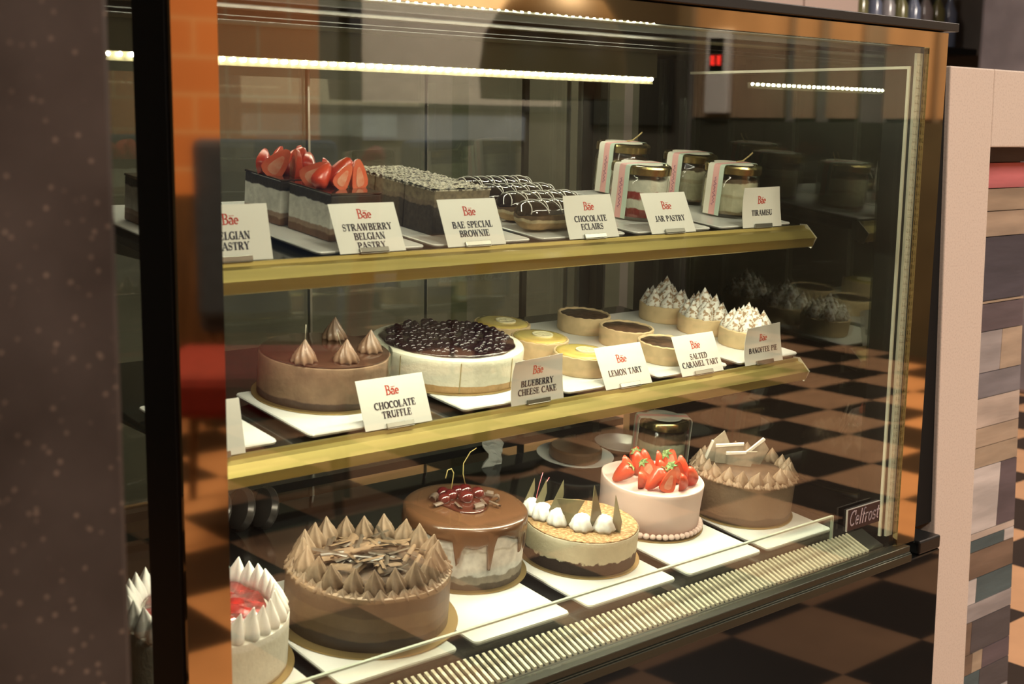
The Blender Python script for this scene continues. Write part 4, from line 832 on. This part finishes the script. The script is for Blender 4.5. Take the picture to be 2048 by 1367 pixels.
for (x, v, lb) in ((1.5651, 0.2420, 'banoffee pie at the back of its row, cream peaks dusted brown'), (1.5653, 0.1580, 'middle banoffee pie with the tallest brown-dusted peaks'), (1.5659, 0.0735, 'front banoffee pie behind the BANOFFEE PIE card, whitest cream')):
    t = tart('b', x, v, lb, x * 3, 'banoffee pies')
    for ring, cnt, z in ((0.0275, 8, 0.022), (0.0135, 5, 0.0290), (0.0, 1, 0.037)):
        for k in range(cnt):
            a = 2 * PI * k / cnt + ring * 30 + random.uniform(-.1, .1)
            inst(mk, 'cream_peak', t, (ring * math.cos(a), ring * math.sin(a), z), (random.uniform(-.12, .12), random.uniform(-.12, .12), random.uniform(0, 6)), random.uniform(1.05, 1.35))

# ------------------------------------------------------------------ upper shelf
UH = 0.008
PAST = layer_mat('belgian_layers', [(0, (0.22, 0.11, 0.06)), (0.009, (0.40, 0.27, 0.19)), (0.015, (0.86, 0.84, 0.76)), (0.041, (0.035, 0.025, 0.018))], amp=0.003, scale=70, rough=0.6, var=0.15)
def pastry(x0, x1, v0, v1, h, label, berries, seed, cat='pastry'):
    cx, cv = (x0 + x1) / 2, (v0 + v1) / 2
    t = UP.thing('layered_pastry', label, cat, cx, cv, UH, 0, 'layered chocolate pastries')
    a, b = (x1 - x0) / 2, (v1 - v0) / 2
    G().box(-a, a, -b, b, 0, h).build('layers', PAST, t, bev=0.0015)
    G().box(-a - 0.0008, a + 0.0008, -b - 0.0008, b + 0.0008, h, h + 0.0028).build('chocolate_top', mat('glossy_choc_top', (0.050, 0.030, 0.022), 0.10, coat=0.8), t, bev=0.001)
    rnd = random.Random(seed)
    for (bx, by, ty, rz, s_) in berries:
        o = inst(bh, 'strawberry', t, (0, 0, 0), (0, 0, 0), s_)
        Rm = Matrix.Rotation(rz, 3, 'Z') @ Matrix.Rotation(ty, 3, 'Y') @ Matrix.Rotation(PI, 3, 'X')
        o.rotation_euler = Rm.to_euler(); mid = Rm @ Vector((0, 0.004, 0.017 * s_))
        o.location = (bx - mid.x, by - mid.y, h + 0.017 - mid.z)
    return t
BER = [(-0.020, 0.010, -0.9, 2.4, 1.2), (-0.024, -0.012, 0.7, 0.2, 1.05), (-0.004, -0.018, -0.6, 3.2, 1.0), (0.008, 0.004, 0.5, -.7, 1.25), (0.022, -0.010, 0.25, 3.4, 1.2), (0.000, 0.020, -.7, .9, 1.2), (0.022, 0.014, .9, .3, 1.15)]
pastry(0.800, 0.868, 0.052, 0.140, 0.052, 'front strawberry-topped chocolate and cream pastry slab', BER, 1)
pastry(0.796, 0.860, 0.152, 0.235, 0.052, 'rear strawberry-topped chocolate and cream pastry slab', [(a, -b, c_ + .2, d_ + .5, s * 1.05) for a, b, c_, d_, s in BER], 2)
pastry(0.640, 0.700, 0.150, 0.230, 0.050, 'chocolate-topped pastry without fruit behind the ...LGIAN card', [], 3)
BRW = layer_mat('brownie_layers', [(0, (0.055, 0.040, 0.030)), (0.034, (0.20, 0.15, 0.10)), (0.040, (0.24, 0.19, 0.12))], amp=0.005, scale=80, rough=0.7, var=0.25, vscale=140)
SPK = mat('sugar_sprinkle', (0.62, 0.58, 0.45), 0.4, col2=(0.06, 0.045, 0.03), vscale=260, lo=0.40, hi=0.56, bump=0.003, bscale=300)
for k, (v0, v1, lb) in enumerate(((0.055, 0.114, 'front sprinkle-topped brownie behind the BAE SPECIAL BROWNIE card'), (0.1155, 0.177, 'middle sprinkle-topped brownie block'), (0.1785, 0.240, 'rear sprinkle-topped brownie block'))):
    t = UP.thing('brownie', lb, 'brownie', 0.990, (v0 + v1) / 2, UH, 0, 'brownies on the upper shelf'); b = (v1 - v0) / 2
    G().box(-0.043, 0.043, -b, b, 0, 0.054).build('brownie_block', BRW, t, bev=0.001)
    g = G(); n = 22; P = {}
    rnd = random.Random(k)
    for i in range(n + 1):
        for j in range(n + 1):
            P[i, j] = g.pt((-0.044 + 0.088 * i / n, -b + 2 * b * j / n, 0.0555 + rnd.uniform(-.0012, .0016)))
    for i in range(n):
        for j in range(n): g.f.append((P[i, j], P[i + 1, j], P[i + 1, j + 1], P[i, j + 1])); g.m.append(0)
    g.box(-0.044, 0.044, -b, b, 0.0525, 0.0545)
    g.build('sprinkle_topping', SPK, t)
ECB = layer_mat('eclair_body', [(0, (0.52, 0.34, 0.16)), (0.012, (0.70, 0.58, 0.36)), (0.016, (0.14, 0.085, 0.045)), (0.022, (0.62, 0.45, 0.24))], amp=0.003, scale=60, rough=0.6, var=0.2)
ECT = mat('eclair_glaze', (0.030, 0.018, 0.013), 0.10, coat=0.8); DRZ = mat('white_drizzle', (0.82, 0.80, 0.74), 0.4)
def eclair(x0, v, L, label, yaw, dz=0.0007):
    t = UP.thing('eclair', label, 'eclair', x0 + L / 2, v, UH + dz, yaw, 'chocolate eclairs')
    R = 0.0235; n = 26; m_ = 20
    def cap(s_): return math.sqrt(max(0.0, 1 - max(0, (abs(s_) - (L / 2 - R * 0.9)) / (R * 0.9)) ** 2)) if abs(s_) > L / 2 - R * 0.9 else 1.0
    def skin(a0, a1, k0, zoff, closed, name, mt):
        g = G(); P = {}
        for i in range(n + 1):
            s_ = -L / 2 + L * i / n; c_ = max(0.05, cap(s_) + 0.03 * math.sin(i * 1.3))
            for j in range(m_ + 1):
                a = a0 + (a1 - a0) * j / m_
                P[i, j] = g.pt((s_, R * k0 * c_ * math.cos(a), 0.0185 + 0.0185 * k0 * c_ * math.sin(a) + zoff))
        for i in range(n):
            for j in range(m_): g.f.append((P[i, j], P[i + 1, j], P[i + 1, j + 1], P[i, j + 1])); g.m.append(0)
        for i in (0, n): g.f.append(tuple(P[i, j] for j in range(m_ + (0 if closed else 1)))); g.m.append(0)
        if not closed:
            for i in range(n): g.f.append((P[i, 0], P[i + 1, 0], P[i + 1, m_], P[i, m_])); g.m.append(0)
        return g.build(name, mt, t, smooth=50)
    skin(0, 2 * PI, 1.0, 0.0, True, 'choux_shell', ECB)
    skin(math.radians(12), math.radians(168), 1.04, 0.0006, False, 'chocolate_glaze', ECT)
    g = G(); K = 11
    for k in range(K):
        s0 = -L / 2 + 0.012 + (L - 0.024) * k / (K - 1); pts = []
        for j in range(11):
            a = math.radians(18 + 144 * j / 10); s_ = s0 + 0.008 * (j / 10 - .5) * (1 if k % 2 else -1) * 1.6; c_ = cap(s_)
            pts.append((s_, R * 1.055 * c_ * math.cos(a), 0.0195 + 0.0185 * 1.055 * c_ * math.sin(a)))
        g.tube(pts, 0.00065, 5)
    g.build('drizzle', DRZ, t, smooth=True)
eclair(1.080, 0.052, 0.140, 'front eclair with white drizzle behind the CHOCOLATE ECLAIRS card', 0.02)
eclair(1.100, 0.112, 0.140, 'second eclair from the front, glossy black with white drizzle', 0.0)
eclair(1.110, 0.172, 0.140, 'third eclair from the front, between two others', -0.02)
eclair(1.125, 0.236, 0.140, 'rearmost and highest-looking eclair with wide white drizzle lines', 0.0)

# ------------------------------------------------------------------ cream counter with patchwork boards
ct = thing('counter', 'cream laminate counter leg and top framing a patchwork of painted boards, right of the case', 'counter', (2.2, 1.06, 0))
def ctb(pts_list, y0, y1, name, m_, bev=0.0):
    g = G()
    for poly, mi in pts_list: g.prism([(a - 2.2, b + H) for a, b in poly], 'y', y0 - 1.06, y1 - 1.06, mi)
    return g.build(name, m_, ct, bev=bev)
CRM = mat('cream_laminate', (0.69, 0.58, 0.50), 0.6, col2=(0.58, 0.47, 0.40), vscale=320, lo=0.28, hi=0.52)
ctb([([(1.781, 0.093), (1.908, 0.093), (1.9675, -1.15), (1.861, -1.15)], 0)], 1.06, 1.36, 'leg', CRM, 0.002)
ctb([([(1.9085, 0.093), (2.90, 0.093), (2.90, -0.0265), (1.914, -0.0265)], 0)], 1.06, 1.36, 'top', CRM, 0.002)
WD = [('dark_board', (0.10, 0.085, 0.09)), ('pink_board', (0.70, 0.20, 0.22)), ('tan_board', (0.46, 0.35, 0.25)), ('sand_board', (0.50, 0.38, 0.28)), ('navy_board', (0.075, 0.065, 0.085)), ('plum_board', (0.14, 0.105, 0.12)),
      ('grey_board', (0.40, 0.36, 0.36)), ('ribbed_board', (0.24, 0.22, 0.24)), ('cream_board', (0.60, 0.49, 0.42)), ('teal_board', (0.09, 0.13, 0.14)), ('brown_board', (0.22, 0.145, 0.10)), ('white_board', (0.66, 0.60, 0.58))]
WM = [mat(nm, cl_, 0.7, var=0.35, vscale=18, bump=0.0006, bscale=60, stretch=(0.25, 1, 1.6)) for nm, cl_ in WD]; WI = {nm.split('_')[0]: i for i, (nm, _) in enumerate(WD)}
rows = [(-0.028, -0.053, [(3, 'dark')]), (-0.053, -0.096, [(3, 'pink')]), (-0.096, -0.134, [(3, 'tan')]), (-0.134, -0.177, [(3, 'sand')]), (-0.177, -0.286, [(3, 'navy')]), (-0.286, -0.291, [(3, 'tan')]), (-0.291, -0.339, [(3, 'plum')]),
        (-0.339, -0.411, [(2.107, 'grey'), (3, 'sand')]), (-0.411, -0.456, [(3, 'ribbed')]), (-0.456, -0.509, [(3, 'cream')]), (-0.509, -0.544, [(3, 'sand')]), (-0.544, -0.581, [(3, 'tan')]),
        (-0.581, -0.700, [(2.138, 'white'), (3, 'plum')]), (-0.700, -0.713, [(3, 'cream')]), (-0.713, -0.735, [(2.17, 'teal'), (3, 'white')]), (-0.735, -0.786, [(3, 'brown')]), (-0.786, -0.833, [(2.085, 'white'), (3, 'teal')]),
        (-0.833, -0.867, [(3, 'grey')]), (-0.867, -0.929, [(2.08, 'brown'), (3, 'dark')]), (-0.929, -0.968, [(2.09, 'brown'), (2.125, 'tan'), (3, 'plum')]), (-0.968, -1.02, [(2.12, 'teal'), (3, 'dark')]), (-1.02, -1.149, [(3, 'grey')])]
pl_ = []
for z1, z0, segs in rows:
    xe = lambda z: 2.176 + (-0.339 - z) * 0.0756
    xs = 1.99
    for xe_, nm in segs:
        r1, r0 = min(xe_, xe(z1)), min(xe_, xe(z0))
        pl_.append(([(xs, z1 - 0.0008), (r1 - 0.0006, z1 - 0.0008), (r0 - 0.0006, z0 + 0.0008), (xs, z0 + 0.0008)], WI[nm])); xs = xe_ + 0.0006 if xe_ < 2.5 else xs
ctb(pl_, 1.12, 1.135, 'patchwork_panel', WM)
ctb([([(1.985, -0.028), (2.150, -0.028), (2.235, -1.149), (1.985, -1.149)], 0)], 1.1355, 1.34, 'panel_backing', mat('backing_wood', (0.10, 0.07, 0.05), 0.8))

# ------------------------------------------------------------------ the room the panes mirror
def rbox(label, name, cat, x0, x1, y0, y1, z0, z1, mt, bev=0.0, kind=None, group=None):
    o = G().box(x0, x1, y0, y1, z0, z1).build(name, mt, None, bev=bev)
    if kind: o['kind'] = kind
    if label: tag(o, label, cat, group)
    return o
Y1 = YF
rbox(None, 'trim_1', None, 1.2, 3.28, Y1, Y1 + 0.10, 0.83, CEIL, brick_mat(), kind='structure')
rbox(None, 'trim_2', None, 1.2, 3.28, Y1, Y1 + 0.12, 0.0, 0.829, mat('dark_wainscot', (0.11, 0.055, 0.025), 0.5, var=0.5, vscale=6, stretch=(4, 1, .5)), kind='structure')
t = thing('wall_board', 'pale grey board in a black frame on the far front wall', 'board', (4.1, Y1, 0))
G().box(-0.55, 0.75, 0.0, 0.03, 1.24, 2.3).build('panel', mat('grey_board_paint', (0.72, 0.64, 0.54), 0.7, var=0.1), t)
G().box(-0.62, -0.5505, 0.0, 0.05, 1.0, 2.35).box(-0.5505, 0.82, 0.0, 0.04, 1.215, 1.2395).build('frame', mat('frame_black', (0.03, 0.03, 0.035), 0.5), t)
rbox('frosted pale blue low window strip below the grey board', 'window_strip', 'window', 3.5, 4.6, Y1, Y1 + 0.02, 1.06, 1.21, mat('pale_blue_glass', (0.40, 0.46, 0.52), 0.2, var=0.4, vscale=3))
rbox('plain black board on the far front wall, right of the grey one', 'picture_board', 'picture', 5.1, 5.75, Y1, Y1 + 0.03, 1.15, 2.0, mat('soot_panel', (0.035, 0.035, 0.03), 0.6))
# round pendant shade
t = thing('pendant_lamp', 'dark rounded pendant shade hanging from the ceiling', 'lamp', (3.75, -2.0, 1.45))
G().lathe([(0.30, -0.20), (0.31, -0.10), (0.29, 0.06), (0.20, 0.20), (0.05, 0.26), (0.0, 0.262), (0.0, 0.255), (0.19, 0.19), (0.28, 0.05), (0.295, -0.10), (0.29, -0.2), (0.30, -0.20)], 40).build('lamp_shade', mat('brown_shade', (0.10, 0.065, 0.03), 0.5), t, smooth=40)
G().tube([(0, 0, 0.26), (0, 0, CEIL - 1.45)], 0.006, 6).build('cord', BLACK, t)
def armchair(x, y, rz, label, col, name='armchair'):
    t = thing(name, label, 'chair', (x, y, 0), (0, 0, rz), 'upholstered chairs in the cafe'); mt = mat(name + '_cloth_%d' % int(col[0] * 100), col, 0.8, var=0.2, vscale=30)
    G().box(-0.26, 0.26, -0.25, 0.27, 0.36, 0.48).build('seat', mt, t, bev=0.03)
    g = G(); g.prism([(-0.30, 0.42), (-0.24, 0.42), (-0.30, 1.08), (-0.36, 1.08)], 'x', -0.26, 0.26); g.build('backrest', mt, t, bev=0.03)
    for sx in (-1, 1):
        for sy in (-0.22, 0.22): G().tube([(sx * 0.22, sy, 0.36), (sx * 0.24, sy * 1.08, 0.0)], 0.018, 8, r1=0.012).build('leg', mat('chair_leg_wood', (0.12, 0.06, 0.03), 0.5), t)
    return t
armchair(2.62, -2.35, PI / 2 + 2.2, 'blue upholstered chair by the orange brick wall', (0.05, 0.085, 0.16))
armchair(3.40, -2.40, PI / 2 + 1.8, 'second blue upholstered chair, nearer the grey board', (0.05, 0.084, 0.15))
armchair(1.85, -1.15, 2.2, 'red upholstered chair nearest the case', (0.25, 0.02, 0.02))
t = thing('cafe_table', 'round brown cafe table among the chairs', 'table', (2.80, -1.30, 0))
G().lathe([(0, 0.72), (0.36, 0.72), (0.37, 0.735), (0.36, 0.75), (0, 0.75)], 40).build('tabletop', mat('table_wood', (0.24, 0.12, 0.05), 0.35, var=0.3, vscale=8), t, smooth=40)
G().lathe([(0, 0), (0.22, 0), (0.22, 0.015), (0.03, 0.03), (0.03, 0.719), (0, 0.719)], 24).build('pedestal', BLACK, t, smooth=40)
# wood doors on the right wall
WP = mat('tan_door_wood', (0.40, 0.27, 0.17), 0.6, var=0.25, vscale=5, stretch=(1, 1, .3))
for k, (ya, yb) in enumerate(((-3.08, -2.43), (-2.37, -2.23), (-2.15, -1.96), (-1.80, -1.54), (-1.50, -0.90), (-0.84, 0.25))):
    rbox(['tan wooden wall panel in the front corner of the room', 'narrow tan wall panel, second from the front corner', 'tan wall panel, third from the front corner', 'tan wall panel, fourth from the front corner', 'tan wall panel, fifth from the front corner', 'widest tan wall panel, nearest the counter'][k],
         'wall_panel', 'wall panel', XR - 0.03, XR, ya, yb, 1.20, 2.6, WP, group='tan wall panels')
rbox(None, 'trim_3', None, XR - 0.02, XR, -3.1, 0.9, 0.0, 1.18, mat('dark_wall_base', (0.055, 0.050, 0.035), 0.6, var=0.3, vscale=4), kind='structure')
t = thing('voltage_display', 'white upright wall unit with a red lit readout', 'display', (XR - 0.035, -2.87, 0))
G().box(-0.05, 0.0, -0.085, 0.085, 1.22, 1.69).build('housing', mat('unit_white', (0.80, 0.74, 0.70), 0.5), t, bev=0.01)
G().box(-0.055, -0.0505, -0.050, 0.050, 1.45, 1.64).build('screen', BLACK, t)
g = G()
for yy in (-0.024, 0.022): g.box(-0.058, -0.0555, yy - 0.013, yy + 0.013, 1.49, 1.545)
g.build('digits', mat('red_led', (1, 0.05, 0.03), 0.5, emit=(1, 0.03, 0.02), estr=6.0), t)
# kitchen side seen over the case
CUP = mat('blush_cabinet', (0.58, 0.46, 0.42), 0.6)
t = thing('kitchen_cabinet', 'blush pink kitchen cabinet high behind the case', 'cabinet', (4.3, 3.4, 1.42))
G().box(-0.35, 0.40, -0.15, 0.19, 0, 0.9).build('carcass', CUP, t, bev=0.01); G().box(-0.34, 0.02, -0.17, -0.151, 0.02, 0.88).build('door', CUP, t, bev=0.004); G().box(0.03, 0.39, -0.17, -0.151, 0.02, 0.88).build('door', CUP, t, bev=0.004)
ob = rbox('dark shelf carrying bottles on the back wall', 'wall_shelf', 'shelf', 4.85, 5.85, 3.35, 3.6, 1.50, 1.53, BLACK)
BT = [mat('bottle_clear', (0.42, 0.42, 0.46), 0.15, spec=0.8), mat('bottle_olive', (0.22, 0.22, 0.10), 0.15, spec=0.8), mat('bottle_blue', (0.20, 0.24, 0.36), 0.15, spec=0.8)]
bms = [G().lathe([(0, 0), (0.034, 0), (0.036, 0.01), (0.036, 0.17), (0.014, 0.22), (0.013, 0.28), (0.016, 0.285), (0, 0.29)], 20).mesh('bottle', b_, 40) for b_ in BT]
for k in range(9):
    o = inst(bms[k % 3], 'bottle', None, (4.93 + k * 0.105, 3.46, 1.53)); o.location.z = 1.53
    tag(o, 'blurred bottle standing on the dark back wall shelf', 'bottle', 'bottles on the wall shelf')
rbox('blurred grey steel fridge against the right wall', 'fridge', 'fridge', 5.42, XR - 0.03, 2.35, 3.10, 0, 2.1, mat('fridge_grey', (0.46, 0.41, 0.45), 0.5, var=0.5, vscale=2.5), bev=0.02)
# housings for the unseen ceiling lamps added to light the room
for i, (lx, ly, pw) in enumerate(ADDED_LAMPS):
    t = thing('ceiling_lamp', ['square ceiling lamp behind the camera', 'square ceiling lamp over the chairs', 'square ceiling lamp near the right wall', 'square ceiling lamp right before the case', 'square ceiling lamp over the kitchen side'][i], 'lamp', (lx, ly, CEIL - 0.05), None, 'square ceiling lamps')
    g = G(); g.box(-0.30, 0.30, -0.30, 0.30, 0.03, 0.05)
    for a, b, c_, d_ in ((-0.30, -0.285, -0.30, 0.30), (0.285, 0.30, -0.30, 0.30), (-0.285, 0.285, -0.30, -0.285), (-0.285, 0.285, 0.285, 0.30)): g.box(a, b, c_, d_, -0.01, 0.0295)
    g.build('housing', mat('lamp_housing', (0.5, 0.5, 0.5), 0.5), t)
